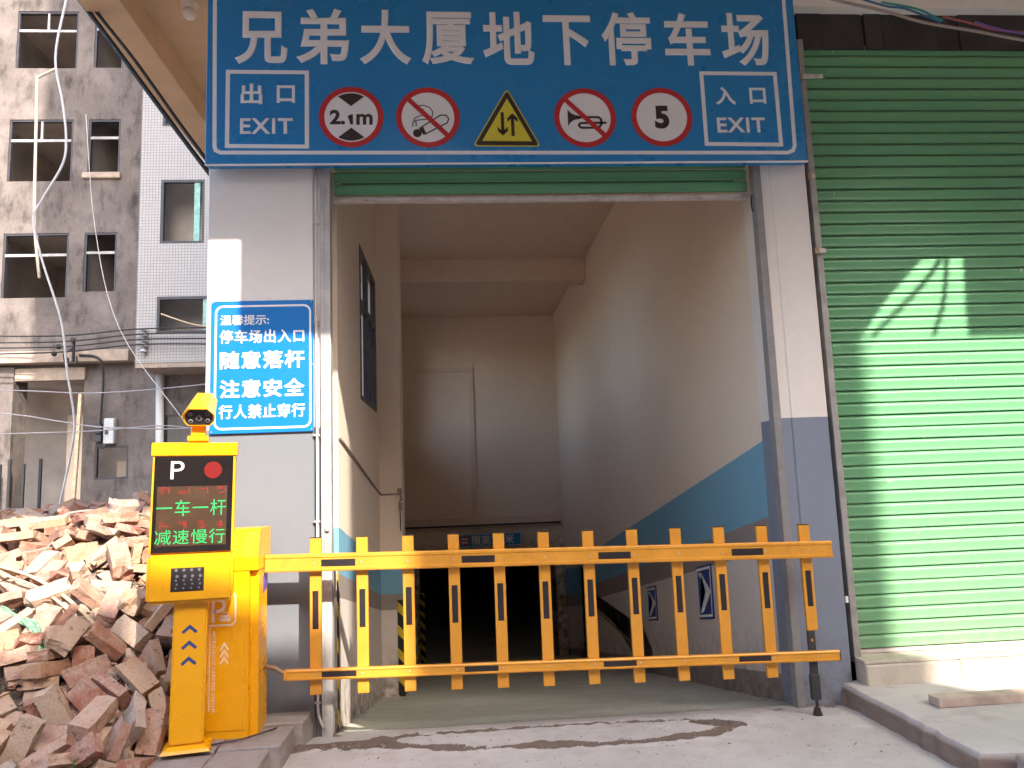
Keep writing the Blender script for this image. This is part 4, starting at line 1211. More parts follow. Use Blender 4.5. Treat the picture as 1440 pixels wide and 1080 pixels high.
# meter boxes and cable rack
K = root('meter_box', (-8.95, 14.9, 2.87), 'light grey meter box with its small black breaker on the bare wall', 'meter box')
bx('box', -9.06, -8.80, 14.80, 14.99, 2.88, 3.54, M['plastic_grey'], K, .02)
bx('label_plate', -9.02, -8.93, 14.79, 14.799, 3.12, 3.25, M['frame'], K)
bx('breaker', -9.32, -9.14, 14.84, 14.99, 3.16, 3.42, M['char'], K, .01)
bx('breaker', -9.30, -9.13, 14.84, 14.99, 2.94, 3.12, M['char'], K, .01)
bm = bmesh.new(); tube(bm, smooth_path([(-9.22, 14.85, 2.94), (-9.20, 14.8, 2.80), (-9.05, 14.82, 2.78), (-9.0, 14.9, 2.87)]), .02); fin('loop_wire', bm, M['wire_black'], K)
cable('feed_cable', [(-9.62, 14.6, 5.16), (-9.25, 14.58, 5.12), (-9.06, 14.6, 4.95), (-9.05, 14.7, 4.5), (-9.12, 14.8, 3.9), (-9.16, 14.85, 3.42)], .03, M['wire_black'], 'thick black cable dropping from the canopy to the meter box', 'cable')
for rx, ry, lab in ((-7.62, 13.60, 'stack of pale spool insulators on the corner of the tiled bay'),):
    K = root('insulator_rack', (rx, ry, 4.95), lab, 'insulator rack')
    bx('bracket', rx-.02, rx+.02, ry+.02, ry+.098, 4.93, 5.62, M['guide'], K)
    for i in range(5):
        bm = bmesh.new(); bmesh.ops.create_cone(bm, cap_ends=True, segments=10, radius1=.085, radius2=.05, depth=.07, matrix=Matrix.Translation((rx, ry-.02, 5.05+.13*i))); fin('insulator', bm, M['plastic_grey'], K)
K = root('cable_bracket', (-9.75, 14.5, 5.0), 'black knobbly cable bracket on the canopy edge of the bare block', 'cable bracket')
for x, z in ((-9.70, 5.52), (-10.05, 5.36), (-9.85, 5.02), (-10.15, 5.18)):
    bm = bmesh.new(); bmesh.ops.create_uvsphere(bm, u_segments=8, v_segments=6, radius=.07, matrix=Matrix.Translation((x, 14.42, z))); fin('knob', bm, M['wire_black'], K)
bx('bracket', -9.72, -9.68, 14.42, 14.5, 4.98, 5.55, M['wire_black'], K)
bm = bmesh.new(); tube(bm, smooth_path([(-9.7, 14.42, 5.3), (-9.9, 14.4, 5.15), (-9.8, 14.4, 4.95), (-9.6, 14.42, 4.92), (-9.6, 14.42, 5.1)]), .022); fin('loop_wire', bm, M['wire_black'], K)
for i, (zl_, zm, zr) in enumerate(((5.60, 5.55, 5.55), (5.42, 5.40, 5.42), (5.28, 5.27, 5.29), (5.10, 5.14, 5.12))):
    cable('power_line', [(-13, 14.1, zl_+.05), (-9.8, 14.0, zm), (-7.62, 13.48, 5.57-.13*i), (-5.0, 13.4, 5.53-.14*i)], .018, M['wire_black'], ('topmost', 'second from top', 'third from top', 'lowest')[i] + ' of the four black power lines crossing the bare block', 'power line', 'black power lines across the bare block')

cable('sagging_wire', [(-8.5, 6.2, 3.10), (-6.46, 6, 3.075), (-5.2, 6, 3.00), (-3.9, 6, 3.06), (-3.2, 6, 3.14)], .0085, M['wire_thin'], 'upper thin grey wire sagging below the canopy', 'wire')
cable('sagging_wire', [(-8.5, 6.2, 2.95), (-6.45, 6, 2.75), (-5.6, 6, 2.60), (-4.99, 6, 2.50), (-3.9, 6, 2.45), (-3.55, 6, 2.55)], .010, M['wire_thin'], 'middle thin wire slanting down past the meter box', 'wire')
cable('sagging_wire', [(-8.5, 6.2, 2.47), (-6.43, 6, 2.455), (-5.2, 6, 2.455), (-4.2, 6, 2.50), (-3.5, 6, 2.38)], .0085, M['wire_thin'], 'lowest thin grey wire crossing behind the yellow machine', 'wire')
cable('slanting_wire', [(-9.6, 14.4, 11.6), (-9.2, 14.3, 8.4), (-8.2, 13.6, 5.6), (-6.2, 12.6, 3.1)], .012, M['wire_thin'], 'thin slack wire running down the wall past the insulators', 'wire')
cable('hanging_hose', [(-4.60, 4, 8.6), (-4.745, 4, 7.708), (-4.842, 4, 6.943), (-4.735, 4, 6.35), (-4.675, 4, 5.90), (-4.70, 4, 5.55), (-4.92, 4, 5.10), (-5.01, 4, 4.85), (-4.89, 4, 4.351), (-4.64, 4, 3.60), (-4.55, 4, 3.0), (-4.45, 4, 2.45), (-4.46, 4, 2.1), (-4.56, 4, 1.5), (-4.6, 4.0, 1.3)], .014, M['wire_white'], 'pale hose hanging in a long wavy curve down to the brick heap', 'hose')
cable('hanging_conduit', [(-9.66, 13, 12.06), (-9.70, 13, 12.05), (-10.07, 13, 11.84), (-10.09, 13, 11.75), (-10.06, 13, 10.5), (-10.03, 13, 9.249), (-9.98, 13, 8.0), (-9.82, 13, 6.75)], .035, M['wire_yel'], 'yellowed conduit hanging straight down in front of the bare block', 'conduit', k=3)
for i, (dx, r_) in enumerate(((0, .020), (.055, .014))):
    cable('eave_cable', [(-3.3+dx, .25, 6.0), (-2.80+dx, .5, 5.295), (-2.45+dx*1.2, .5, 4.80+.01*i), (-2.10+dx*1.1, .5, 4.30), (-1.80+dx, .5, 3.88), (-1.66+dx, .45, 3.70)], r_, M['wire_black'], ('thicker', 'thinner')[i] + ' of the two black cables slanting down beside the eave beam', 'cable', 'black cables beside the eave')
cable('shop_cable', [(2.35, -.5, 4.75), (2.632, -.5, 4.659), (2.952, -.5, 4.585), (3.246, -.5, 4.50), (3.6, -.5, 4.44), (3.948, -.5, 4.375), (4.5, -.5, 4.30)], .011, M['wire_brown'], 'brown cable sagging across the top of the right shutter', 'cable')
for pts, m_, lab in (([(2.75, -.5, 4.69), (2.98, -.5, 4.62), (3.12, -.5, 4.60), (3.30, -.5, 4.53), (3.36, -.5, 4.50)], 'c_blue', 'blue'), ([(2.95, -.51, 4.64), (3.2, -.5, 4.60), (3.35, -.51, 4.515), (3.36, -.51, 4.52)], 'c_teal', 'teal'),
                     ([(3.38, -.5, 4.545), (3.6, -.5, 4.49), (3.75, -.5, 4.45), (4.1, -.5, 4.42)], 'c_red', 'red'), ([(3.6, -.51, 4.50), (3.72, -.51, 4.46), (3.85, -.51, 4.43), (4.1, -.51, 4.40)], 'c_violet', 'violet')):
    cable('coloured_wire', pts, .008, M[m_], lab + ' wire twisted along the cable above the right shutter', 'wire')
K = root('ceiling_lamp', (-2.08, .75, 5.36), 'small round white fitting under the side eave', 'lamp')
bm = bmesh.new(); bmesh.ops.create_cone(bm, cap_ends=True, segments=16, radius1=.05, radius2=.07, depth=.05, matrix=Matrix.Translation((-2.07, .75, 5.415))); fin('base', bm, M['fascia'], K)
bm = bmesh.new(); bmesh.ops.create_uvsphere(bm, u_segments=14, v_segments=8, radius=.055, matrix=Matrix.Translation((-2.07, .75, 5.36))); fin('cover', bm, M['fascia'], K, smooth=True)

# unseen walls behind the camera, heights set to shape shade on the lower front
OB = root('shade_row', (0, -15, 0), 'row of rendered houses on the other side of the lane', 'building')
bx('shade_wall', -14, 3.30, -12.6, -12, -.3, 9.98, M['far_wall'], OB)
bx('shade_wall', 3.30, 4.93, -12.6, -12, -.3, 10.12, M['far_wall'], OB)
bx('shade_block', 3.36, 3.74, -12.5, -12.1, 10.121, 10.62, M['far_wall'], OB)  # added roof blocks that break up the shade edge on the heap
bx('shade_block', 2.55, 2.72, -12.5, -12.1, 9.981, 10.30, M['far_wall'], OB)
bx('shade_block', 1.3, 1.9, -12.5, -12.1, 9.981, 10.20, M['far_wall'], OB)
bx('shade_wall', 4.93, 5.60, -12.6, -12, -.3, 9.66, M['far_wall'], OB)
bx('shade_wall', 5.60, 8.75, -12.6, -12, -.3, 14.0, M['far_wall'], OB)
bx('shade_wall', 8.75, 22, -12.6, -12, -.3, 9.15, M['far_wall'], OB)
bx('shade_wall', 9.5, 15, -10.2, -.5, -.3, 7.0, M['far_wall'], OB)  # added beside the lane to block sky light from the right

# ------------------------------------------------------------------ broken paving under the machines
RP = random.Random(11)
for (x0, x1, y0, y1_, zt, lab) in ((-1.33, -.965, -.24, -.012, .135, 'paving slab against the left pillar foot, right of the cabinet'), (-1.70, -1.338, -.24, -.01, .128, 'paving slab under the back of the yellow cabinet'),
                                  (-1.36, -1.02, -.60, -.255, .120, 'cracked paving slab in front of the cabinet at the kerb edge'), (-1.74, -1.37, -.62, -.25, .122, 'paving slab carrying the yellow pillar machine'),
                                  (-1.36, -1.07, -.99, -.615, .112, 'frontmost right paving slab at the bottom edge of the photo'), (-1.76, -1.37, -1.02, -.635, .108, 'frontmost left paving slab, half buried in soil')):
    bm = bmesh.new(); n_ = 5
    box(bm, x0, x1, y0, y1_, -.04, zt)
    bmesh.ops.subdivide_edges(bm, edges=bm.edges[:], cuts=3, use_grid_fill=True)
    for v in bm.verts:
        s_ = .012 if v.co.z < zt-.001 else .0035
        nn = noise.noise_vector(v.co*11)
        v.co += Vector((nn.x*s_*1.4, nn.y*s_*1.4, nn.z*s_*.7))
    o = fin('paving_slab', bm, M['paving'], None, .006); tag(o, lab, 'paving slab', 'broken paving under the machines')
cable('twig', [(-1.47, -.60, .137), (-1.36, -.53, .133), (-1.25, -.50, .138), (-1.14, -.40, .142), (-1.10, -.34, .139)], .005, M['frame'], 'dark crooked twig lying on the paving in front of the cabinet', 'twig', k=3, n=5)
cable('pipe_stub', [(-1.05, -.80, .02), (-1.0, -.76, .022), (-.955, -.755, .020)], .011, M['white'], 'short white pipe end on the ground by the paving edge', 'pipe', k=3)
# timber plank on the platform
bm = bmesh.new(); vs3 = box(bm, 2.735, 5.3, -.655, -.55, .116, .168)
bmesh.ops.subdivide_edges(bm, edges=[e for e in bm.edges if abs(e.verts[0].co.x-e.verts[1].co.x) > 1], cuts=14)
for v in bm.verts: v.co.y += .05*(v.co.x-2.7)*.3 + .006*noise.noise(v.co*3); v.co.z += .003*noise.noise(v.co*4)
tag(fin('timber_plank', bm, M['wood'], None, .003), 'long raw timber plank lying on the platform before the right shutter', 'plank')
bm = bmesh.new(); box(bm, 2.62, 2.95, -1.58, -1.38, -.01, .115); bmesh.ops.subdivide_edges(bm, edges=bm.edges[:], cuts=3, use_grid_fill=True)
for v in bm.verts: v.co += noise.noise_vector(v.co*7)*.02
tag(fin('kerb_stone', bm, M['paving'], None, .008), 'loose kerb stone at the lower right corner of the platform', 'kerb stone')

# ------------------------------------------------------------------ rubble heap
# settled positions: kind, x, y, z (mm), quaternion (1/1000)
NSINGLE = 174
PILE = [
1,-2303,-736,262,419,354,573,-609,5,-2006,-612,329,108,-632,747,175,5,-1726,-536,208,617,323,-346,629,1,-2266,-499,351,422,-321,-617,-581,
1,-1908,-305,460,281,-230,-891,-271,9,-1829,-571,261,514,-659,527,-155,1,-1993,-801,187,428,-852,-126,-273,6,-2705,245,873,897,319,-39,303,
1,-2197,-67,628,403,157,-892,-134,1,-2352,-195,700,97,691,-595,-398,5,-2094,65,647,490,-816,298,72,6,-2411,588,1050,510,-113,-735,432,
1,-2221,-242,487,395,-128,492,-765,2,-1839,-708,231,779,124,-530,311,5,-2424,-300,531,618,-6,-86,-781,5,-2120,-403,372,729,596,82,-327,
1,-2040,-330,397,102,279,458,837,5,-2304,230,785,614,284,-105,729,1,-2465,273,871,839,181,456,236,0,-1881,-131,508,526,-14,-648,550,
6,-2148,229,821,564,-376,-391,622,0,-2145,-769,193,317,913,-27,256,1,-2120,-881,167,196,932,-229,202,0,-2633,34,739,620,154,380,-669,
1,-2763,757,1116,405,-312,593,-623,5,-2660,-238,593,71,99,-106,-987,5,-2638,1082,1326,936,-194,-48,288,2,-2216,-620,215,733,89,277,-614,
1,-2926,559,1057,627,186,178,-735,2,-2444,-318,459,228,13,-78,-970,0,-3146,1069,1337,986,122,-40,102,1,-2583,733,1109,177,274,268,-907,
1,-2423,483,876,122,-111,244,-956,0,-2818,465,1005,731,193,-152,636,0,-3204,759,1248,994,-72,-45,66,7,-2675,1217,1425,928,10,90,362,
2,-2285,-157,527,719,257,457,-456,1,-2976,206,854,157,-142,933,-291,1,-2458,-203,597,694,-22,-65,-716,3,-2619,-141,659,882,-206,-166,-390,
1,-1847,65,685,678,93,305,-663,0,-2787,-5,724,315,790,318,420,5,-1740,-365,263,797,-274,502,-192,9,-2686,963,1245,629,3,182,756,
0,-1937,104,761,879,79,-422,209,0,-1711,-755,119,703,-79,105,699,2,-2574,-252,505,899,305,62,307,0,-2774,-184,668,416,-289,506,-698,
1,-2412,-88,682,897,281,137,311,2,-3126,483,1025,503,-781,-341,-142,1,-2996,399,915,346,81,-209,911,1,-3019,681,1096,464,-439,569,-518,
3,-2572,-470,364,427,-21,323,-844,2,-2533,1031,1250,976,-171,118,-64,5,-3092,828,1153,639,-113,65,-758,3,-2675,490,1009,645,146,-150,735,
1,-3455,1181,1335,937,-47,-49,344,2,-2696,373,963,188,740,-580,284,0,-2519,43,734,770,-87,-448,446,0,-3512,1473,1368,953,195,152,-175,
0,-2950,1276,1371,865,-66,-159,471,1,-2378,-353,370,917,309,92,235,0,-2887,997,1211,403,17,212,890,2,-2957,883,1240,57,928,-342,136,
0,-2920,844,1172,266,533,789,153,3,-2363,735,1086,135,-735,-209,-630,3,-1888,-753,122,55,-400,-888,219,2,-2334,-442,359,317,-29,667,-673,
1,-3191,537,1081,278,-378,853,-231,1,-2428,-799,222,389,478,-278,-737,3,-2027,237,764,247,-947,38,204,5,-1760,-124,381,345,-494,674,-427,
4,-2482,-514,303,767,342,12,543,0,-2023,-635,220,48,70,974,209,2,-2409,941,1164,43,-819,-572,13,5,-2786,1147,1321,298,-60,41,-952,
5,-3283,1791,1427,544,154,154,810,2,-3061,1037,1271,20,981,186,46,2,-2440,591,930,114,-114,231,-959,0,-2274,749,982,182,-47,-38,-981,
6,-2908,-54,737,722,-400,-403,396,0,-2507,-699,269,722,296,-92,618,8,-2309,-849,156,11,454,879,149,5,-3422,997,1226,507,427,-656,-361,
7,-1889,153,625,262,-950,26,167,2,-1704,-253,514,793,38,-603,-86,3,-2673,1689,1465,133,-310,-212,-917,8,-2087,-16,504,344,-806,-79,-475,
1,-3150,1403,1347,419,287,-861,-12,8,-2470,213,762,739,-508,424,-131,8,-2074,-223,448,728,-429,-103,-525,7,-3347,1619,1360,439,-248,-111,-856,
2,-2418,1128,1287,948,-66,62,-304,0,-2226,12,538,797,136,279,-518,2,-2241,762,1068,198,-137,-652,719,1,-2754,1652,1411,833,454,-72,-308,
0,-2691,589,987,874,172,113,-439,1,-2142,-391,256,202,211,-238,926,2,-2723,992,1139,271,60,-147,949,3,-3303,931,1152,79,-731,121,-667,
1,-3749,2458,1409,664,-713,-208,-87,1,-2020,270,695,577,22,309,-756,2,-1940,-245,433,170,-781,499,335,2,-2041,-513,256,159,30,-475,-865,
1,-3427,1754,1382,866,-116,227,431,0,-2076,150,567,710,298,-53,636,0,-3156,1022,1203,504,-131,-21,-854,0,-3219,1137,1246,458,-205,186,-845,
1,-1782,-218,241,319,193,-201,906,4,-2254,676,907,248,-775,-581,-28,6,-1989,-135,399,170,560,448,676,5,-2847,1962,1478,109,-567,-811,-91,
0,-2321,203,686,432,253,-151,852,1,-3307,708,1153,345,795,-435,-245,3,-3346,1168,1277,25,-817,497,-291,0,-2359,1055,1222,891,-69,63,-444,
4,-1980,-396,268,328,225,74,914,5,-2545,1521,1346,603,-496,-320,537,8,-2588,207,787,215,-732,-622,-177,1,-2428,1258,1283,594,743,-117,-287,
3,-3413,2474,1413,203,-393,-892,-97,5,-2361,-5,594,804,174,263,-505,5,-2838,832,1101,527,107,120,-835,5,-3633,1549,1341,921,202,24,334,
3,-1875,-4,469,981,-87,-172,-38,1,-3791,2237,1372,47,53,196,978,0,-2914,1306,1265,923,91,82,365,1,-1897,-524,127,497,120,-71,856,
8,-2406,145,701,161,602,511,592,4,-3062,569,983,22,-3,-982,-190,8,-2171,241,661,333,-914,-72,220,5,-3554,1347,1309,834,-303,159,-433,
1,-4447,2937,1336,956,-53,258,128,0,-2495,1012,1116,134,-961,208,126,0,-3078,1159,1275,245,174,-533,791,4,-1945,211,549,292,-943,-113,109,
8,-2690,154,779,323,-856,371,159,3,-3165,1869,1380,540,-515,-536,396,0,-5230,4022,1346,229,393,-592,-666,1,-1803,-440,170,468,251,-252,809,
0,-2835,1234,1249,169,265,-634,-707,2,-3089,1772,1368,2,-16,626,780,5,-3906,1883,1346,324,710,-504,-371,3,-3042,1372,1323,822,-132,480,-279,
2,-3323,2138,1400,658,-64,-112,-742,0,-2285,-645,152,956,219,171,-97,2,-2278,391,777,794,116,263,-535,1,-2518,841,1091,212,480,516,678,
1,-3087,1589,1369,264,25,-98,959,6,-1717,-1,687,135,-702,-687,-130,2,-2151,-208,373,31,-152,275,-949,3,-2387,863,1037,50,242,-937,-247,
5,-2605,1237,1224,181,37,-96,978,6,-1720,-40,519,454,534,496,513,4,-2204,537,822,125,89,-957,-248,1,-3560,1102,1257,373,45,-37,-926,
2,-3825,1850,1355,358,-561,-641,381,4,-1988,18,490,326,856,-317,245,4,-1980,96,527,413,-803,-161,399,3,-3180,2201,1413,648,675,-253,-245,
2,-3762,2036,1355,142,-798,585,-13,0,-3472,2217,1405,856,-108,35,505,2,-3958,3095,1448,515,-118,59,847,8,-2334,-526,244,832,169,287,-444,
2,-1800,175,488,958,257,124,-13,4,-2854,1125,1177,136,-892,428,48,0,-3303,1349,1285,800,-539,-265,13,8,-2462,97,711,511,158,788,304,
3,-3244,741,1088,929,166,-290,162,0,-2823,1526,1362,155,188,-213,946,1,-2583,1647,1392,481,-270,774,-309,8,-2595,429,906,812,109,248,-517,
2,-2856,1439,1339,69,481,696,-528,4,-3552,1764,1348,56,-994,57,-69,5,-1961,-987,104,617,-14,-3,-787,0,-3343,-835,157,888,258,95,-368,
9,-3386,-1124,97,689,-19,-2,-725,1,-3167,-759,210,108,-390,867,291,8,-2945,-719,235,365,-844,361,153,0,-2834,-784,236,41,220,-289,931,
2,-2502,-775,143,261,-941,144,161,3,-2148,-505,180,185,207,-246,929,0,-3817,-566,328,936,285,-61,198,1,-2751,-393,445,643,176,225,-711,
8,-2431,-597,234,486,17,331,-809,0,-1865,-319,197,917,250,204,-235,5,-3632,-405,449,621,218,194,-727,1,-3426,-346,476,792,240,-154,540,
0,-3095,-405,467,270,-955,17,-123,0,-2914,-425,421,690,205,195,-666,5,-2698,-659,319,310,915,148,211,3,-3809,-125,614,650,189,211,-706,
1,-3532,-603,381,641,188,224,-710,4,-3180,-173,585,547,172,-185,798,2,-3022,-165,587,255,-888,-369,-104,2,-2872,-193,569,242,-811,-513,-146,
8,-2038,-301,275,192,104,-887,-408,1,-3935,-49,663,855,247,-121,439,5,-3606,-266,574,80,-70,-968,227,2,-3276,-66,651,962,272,4,-15,
1,-3147,-441,543,777,-64,-106,617,2,-2907,-374,525,481,134,-244,832,5,-3872,120,776,24,16,-271,962,2,-3722,-26,675,953,270,34,-131,
9,-3567,-230,636,84,90,229,966,2,-3293,200,809,962,252,26,-100,5,-3140,-251,648,872,66,-82,478,0,-3966,483,943,921,192,-80,329,
2,-3908,271,844,244,-967,-61,-25,6,-3700,-40,809,31,791,593,-149,2,-3300,147,848,205,-781,570,153,8,-3135,332,893,201,52,-424,881,
2,-2070,373,698,717,93,292,-627,5,-4291,486,953,25,-65,979,192,8,-3819,593,998,971,57,-32,-231,0,-3827,442,928,319,80,197,-924,
0,-3455,464,944,207,-923,-313,-84,5,-3294,406,970,200,196,-291,915,8,-2822,338,880,120,-782,-556,-256,0,-1780,558,713,416,27,286,-863,
3,-4343,671,994,40,-232,967,99,0,-3919,702,1056,605,-72,-22,793,5,-3657,482,1014,822,351,-22,-448,2,-3571,634,1014,307,69,179,-932,
0,-3280,598,1003,370,73,-182,908,2,-3111,706,1045,629,113,142,-756,1,-2869,608,1007,875,188,100,-434,2,-2092,746,901,578,239,-102,774,
5,-1787,577,827,443,-218,-36,869,2,-4288,884,1034,161,44,52,-985,2,-4096,903,1051,920,83,-12,-384,0,-3911,890,1094,942,-210,80,-248,
0,-3631,951,1100,797,116,23,-592,5,-3496,820,1119,793,540,75,271,8,-3207,920,1121,984,151,17,-91,1,-1956,751,896,460,374,98,799,
5,-1766,864,885,797,249,-55,547,1,-4555,1040,1063,656,-689,-245,186,0,-4295,1016,1084,22,671,-727,144,1,-4092,1070,1077,4,60,54,-997,
2,-3856,1033,1095,984,90,-41,-150,2,-3511,1038,1132,706,42,-112,698,4,-3196,1000,1142,978,177,36,-106,1,-2184,906,1110,222,482,847,33,
8,-2164,940,1018,859,229,24,458,5,-1891,815,956,594,-231,280,-718,3,-4458,1188,1073,250,-179,676,-669,6,-4338,1317,1154,293,37,-751,-590,
3,-4109,1282,1095,357,91,27,-929,0,-4019,1194,1134,979,189,46,58,0,-3668,1169,1172,79,572,816,26,1,-3291,1192,1191,737,125,59,-662,
2,-3126,1302,1229,45,-301,-945,-123,0,-2396,1223,1170,839,169,-7,517,8,-2172,1129,1097,327,-56,230,-915,5,-1955,1144,1062,218,162,-172,947,
1,-1739,1007,1009,778,-75,-7,-624,2,-4443,1360,1053,692,62,-25,-719,8,-4403,1555,1085,610,-617,-444,224,1,-4132,1395,1160,445,-268,-43,853,
8,-4023,1385,1137,195,610,-645,-416,0,-3819,1456,1171,653,-21,-127,746,1,-3493,1296,1195,560,1,-127,819,8,-2689,1383,1279,121,545,294,-776,
2,-2552,1375,1239,327,101,-101,934,5,-2309,1402,1244,614,784,81,-40,5,-2155,1268,1151,960,208,85,168,0,-1944,1433,1147,89,-92,120,-985,
1,-4732,1529,1063,84,141,-692,-703,1,-4522,1549,1084,465,212,-230,-828,8,-4211,1587,1126,380,643,-528,-403,3,-4011,1512,1143,198,-85,-102,971,
5,-3830,1647,1217,986,124,-96,51,5,-3647,1547,1234,538,117,34,-834,5,-3433,1472,1252,818,151,-2,-555,1,-3192,1590,1296,824,71,-88,555,
0,-3020,1618,1310,63,-670,-733,-99,2,-2863,1589,1336,318,206,-158,912,4,-2669,1506,1284,884,138,1,447,2,-2369,1510,1246,68,-82,110,-988,
8,-2204,1629,1254,141,373,698,595,0,-2119,1553,1209,942,137,57,301,0,-1808,1471,1185,829,190,164,501,3,-4670,1834,1065,800,12,-95,593,
1,-4452,1868,1142,511,787,-301,-168,3,-4302,1701,1111,579,118,-1,-806,0,-4251,1838,1142,336,-71,-110,933,4,-4089,1703,1157,102,140,32,-984,
1,-3730,1815,1297,948,-6,-259,185,1,-3515,1744,1288,302,-55,-124,944,4,-3266,1786,1329,942,154,-22,-298,3,-2883,1757,1340,167,15,89,-982,
2,-2655,1798,1334,777,34,68,-625,8,-2530,1774,1339,611,456,-589,269,1,-2379,1695,1315,337,265,-540,-724,8,-2104,1713,1239,553,-44,108,-825,
1,-1846,1718,1243,88,-157,-17,984,6,-3039,-1271,124,697,670,-183,-179,8,-2660,-1088,97,774,-20,-13,633,2,-2225,-1008,91,734,-2,0,-679,
0,-3592,-883,139,900,252,37,-354,0,-3559,-556,336,287,-958,19,7,8,-3307,-572,339,446,-808,371,99,0,-3753,-900,153,39,388,817,425,
1,-3252,-691,285,412,748,241,461,0,-3001,-736,314,210,812,530,126,1,-3936,-435,418,263,80,278,-920,1,-3404,-653,343,32,748,-446,-490,
1,-3134,-605,385,842,-221,447,-207,1,-2526,-1030,122,347,-356,623,-605,2,-3825,-278,550,776,330,-289,453,5,-3355,-494,507,991,-7,45,-128,
3,-3286,-378,519,217,235,-902,290,0,-2767,-627,361,153,-299,903,-269,2,-2331,-843,91,4,-944,-330,0,2,-1681,-218,325,487,-508,486,-518,
5,-4081,-307,515,144,-470,837,238,3,-3262,8,732,14,6,47,999,5,-3266,-212,676,919,-61,-375,-105,1,-4062,-16,682,440,129,241,-855,
4,-3427,335,884,498,138,-173,839,5,-3306,-111,774,871,296,-130,369,7,-1724,237,614,305,-639,-318,631,9,-4171,201,808,587,153,199,-770,
1,-4057,554,1000,385,-267,728,-500,5,-3733,263,881,657,17,332,-677,3,-3586,251,841,20,-15,959,284,5,-3459,74,837,528,466,467,535,
7,-1735,403,762,179,702,-615,311,0,-4490,823,1016,705,65,37,-705,5,-4205,624,1044,952,93,172,236,7,-3722,706,1076,78,-7,-179,981,
3,-3487,534,1019,263,187,-150,-934,3,-2075,516,817,373,-476,768,-212,1,-1927,529,772,450,584,-249,-629,0,-4561,641,1006,919,392,-11,21,
5,-4248,757,1082,48,220,-957,183,8,-4037,710,1030,488,849,126,159,8,-3675,837,1138,934,125,-5,-333,8,-3422,677,1047,378,881,164,232,
4,-2452,686,973,139,-983,-37,116,4,-2170,813,1037,623,594,435,263,6,-1900,457,876,606,247,-119,747,3,-1711,681,814,463,-521,24,-717,
2,-4671,848,1021,693,65,90,-713,7,-4449,984,1151,260,180,-165,-934,8,-4120,870,1120,169,120,637,743,0,-3868,969,1148,268,-5,-66,961,
5,-3577,868,1222,286,-478,638,-532,8,-2257,866,1031,368,552,-737,-124,2,-2064,863,1084,876,-24,-162,-454,0,-2055,850,1024,616,53,-148,-772,
5,-4753,1073,1044,8,-632,-775,3,8,-4267,1221,1070,167,-183,968,-43,7,-4131,1000,1172,961,102,-19,-257,4,-3846,1216,1128,644,150,13,-750,
7,-3721,1167,1265,57,908,398,117,5,-2239,1089,1202,821,419,-313,-230,1,-2084,986,1117,826,-88,-276,-484,5,-1887,1007,1092,473,-92,311,-819,
3,-1713,1171,1045,690,-129,-19,-712,3,-4555,1273,1067,583,612,-398,-357,2,-4348,1382,1273,390,420,711,408,7,-4238,1466,1248,470,430,-274,721,
9,-3879,1383,1306,733,612,-194,226,5,-3917,1467,1252,769,-630,-96,-49,1,-3652,1321,1245,729,-525,95,-428,3,-2828,1303,1343,306,-149,5,940,
8,-2769,1407,1292,810,147,-514,-239,8,-2204,1315,1265,627,316,493,-514,3,-2077,1409,1230,130,-711,-688,-62,3,-1950,1282,1137,329,936,107,-61,
1,-4605,1725,1099,683,386,222,579,1,-4355,1474,1138,257,-155,216,-929,0,-4316,1581,1203,172,83,-298,-935,4,-4159,1976,1190,939,158,-92,-290,
1,-3864,1609,1287,55,174,974,133,4,-2999,1444,1290,516,465,294,-657,6,-2349,1540,1346,591,747,245,184,5,-2167,1802,1299,366,-256,449,-774,
5,-1901,1474,1254,413,775,388,279,1,-1689,1652,1222,450,-548,-399,581,5,-5094,1784,1048,15,-512,858,30,1,-4454,1727,1147,699,-484,175,-497,
3,-4341,1713,1199,382,154,-255,875,4,-4074,1773,1185,212,52,809,-545,1,-3968,1816,1249,592,-15,-320,739,2,-3574,1954,1357,571,-485,-580,319,
2,-3438,1941,1362,959,-241,-6,-149,0,-2947,1821,1430,457,69,-133,876,5,-2660,1828,1413,199,-28,78,-977,0,-2451,1846,1403,489,595,-417,483,
0,-2289,1900,1284,979,43,90,179,5,-1983,1603,1297,680,214,-289,-639,3,-1705,1812,1311,472,514,-664,-268,6,-2508,-1543,124,714,688,-96,-89,
2,-2086,-971,113,123,780,612,-42,9,-1718,-1064,97,2,828,-560,27,2,-3217,-1013,127,204,110,-973,10,8,-1823,-859,97,52,-988,-127,76,
0,-3727,-1116,92,2,301,-954,-9,1,-3111,-862,200,303,279,-340,846,5,-2589,-930,179,4,-523,761,383,1,-2787,-904,121,0,-56,971,234,
3,-2996,-562,387,511,398,32,-761,6,-3017,-632,468,688,-225,500,-476,1,-2022,-648,144,119,-793,-568,-185,1,-3289,-554,426,699,-89,25,-709,
4,-3270,-225,552,837,286,-102,455,1,-3064,26,746,305,474,-365,-741,0,-2241,-1035,152,864,1,0,-504,8,-1852,-24,386,475,287,-259,790,
8,-3554,61,748,18,48,997,-57,8,-3477,-90,642,937,274,76,-201,8,-3644,-652,277,142,-669,-648,-335,1,-3342,-910,186,112,54,284,-951,
5,-2682,-836,242,555,-117,268,-779,8,-4178,-179,583,940,269,-43,207,0,-3700,82,882,65,-118,-112,-985,8,-3617,331,908,190,-696,-259,642,
2,-3151,-51,755,227,-655,478,-540,3,-3031,-69,709,199,-654,466,-562,4,-1962,385,658,77,-700,651,282,0,-4044,347,981,676,-436,-494,331,
2,-3588,131,907,607,-169,-16,-776,0,-3576,-80,744,287,-704,-574,-302,3,-3386,8,735,327,732,345,488,4,-3135,132,771,944,306,44,-114,
1,-1759,324,690,244,544,757,-268,1,-4217,70,807,718,207,-175,641,2,-3922,208,879,4,31,968,249,7,-3473,307,983,864,249,108,-424,
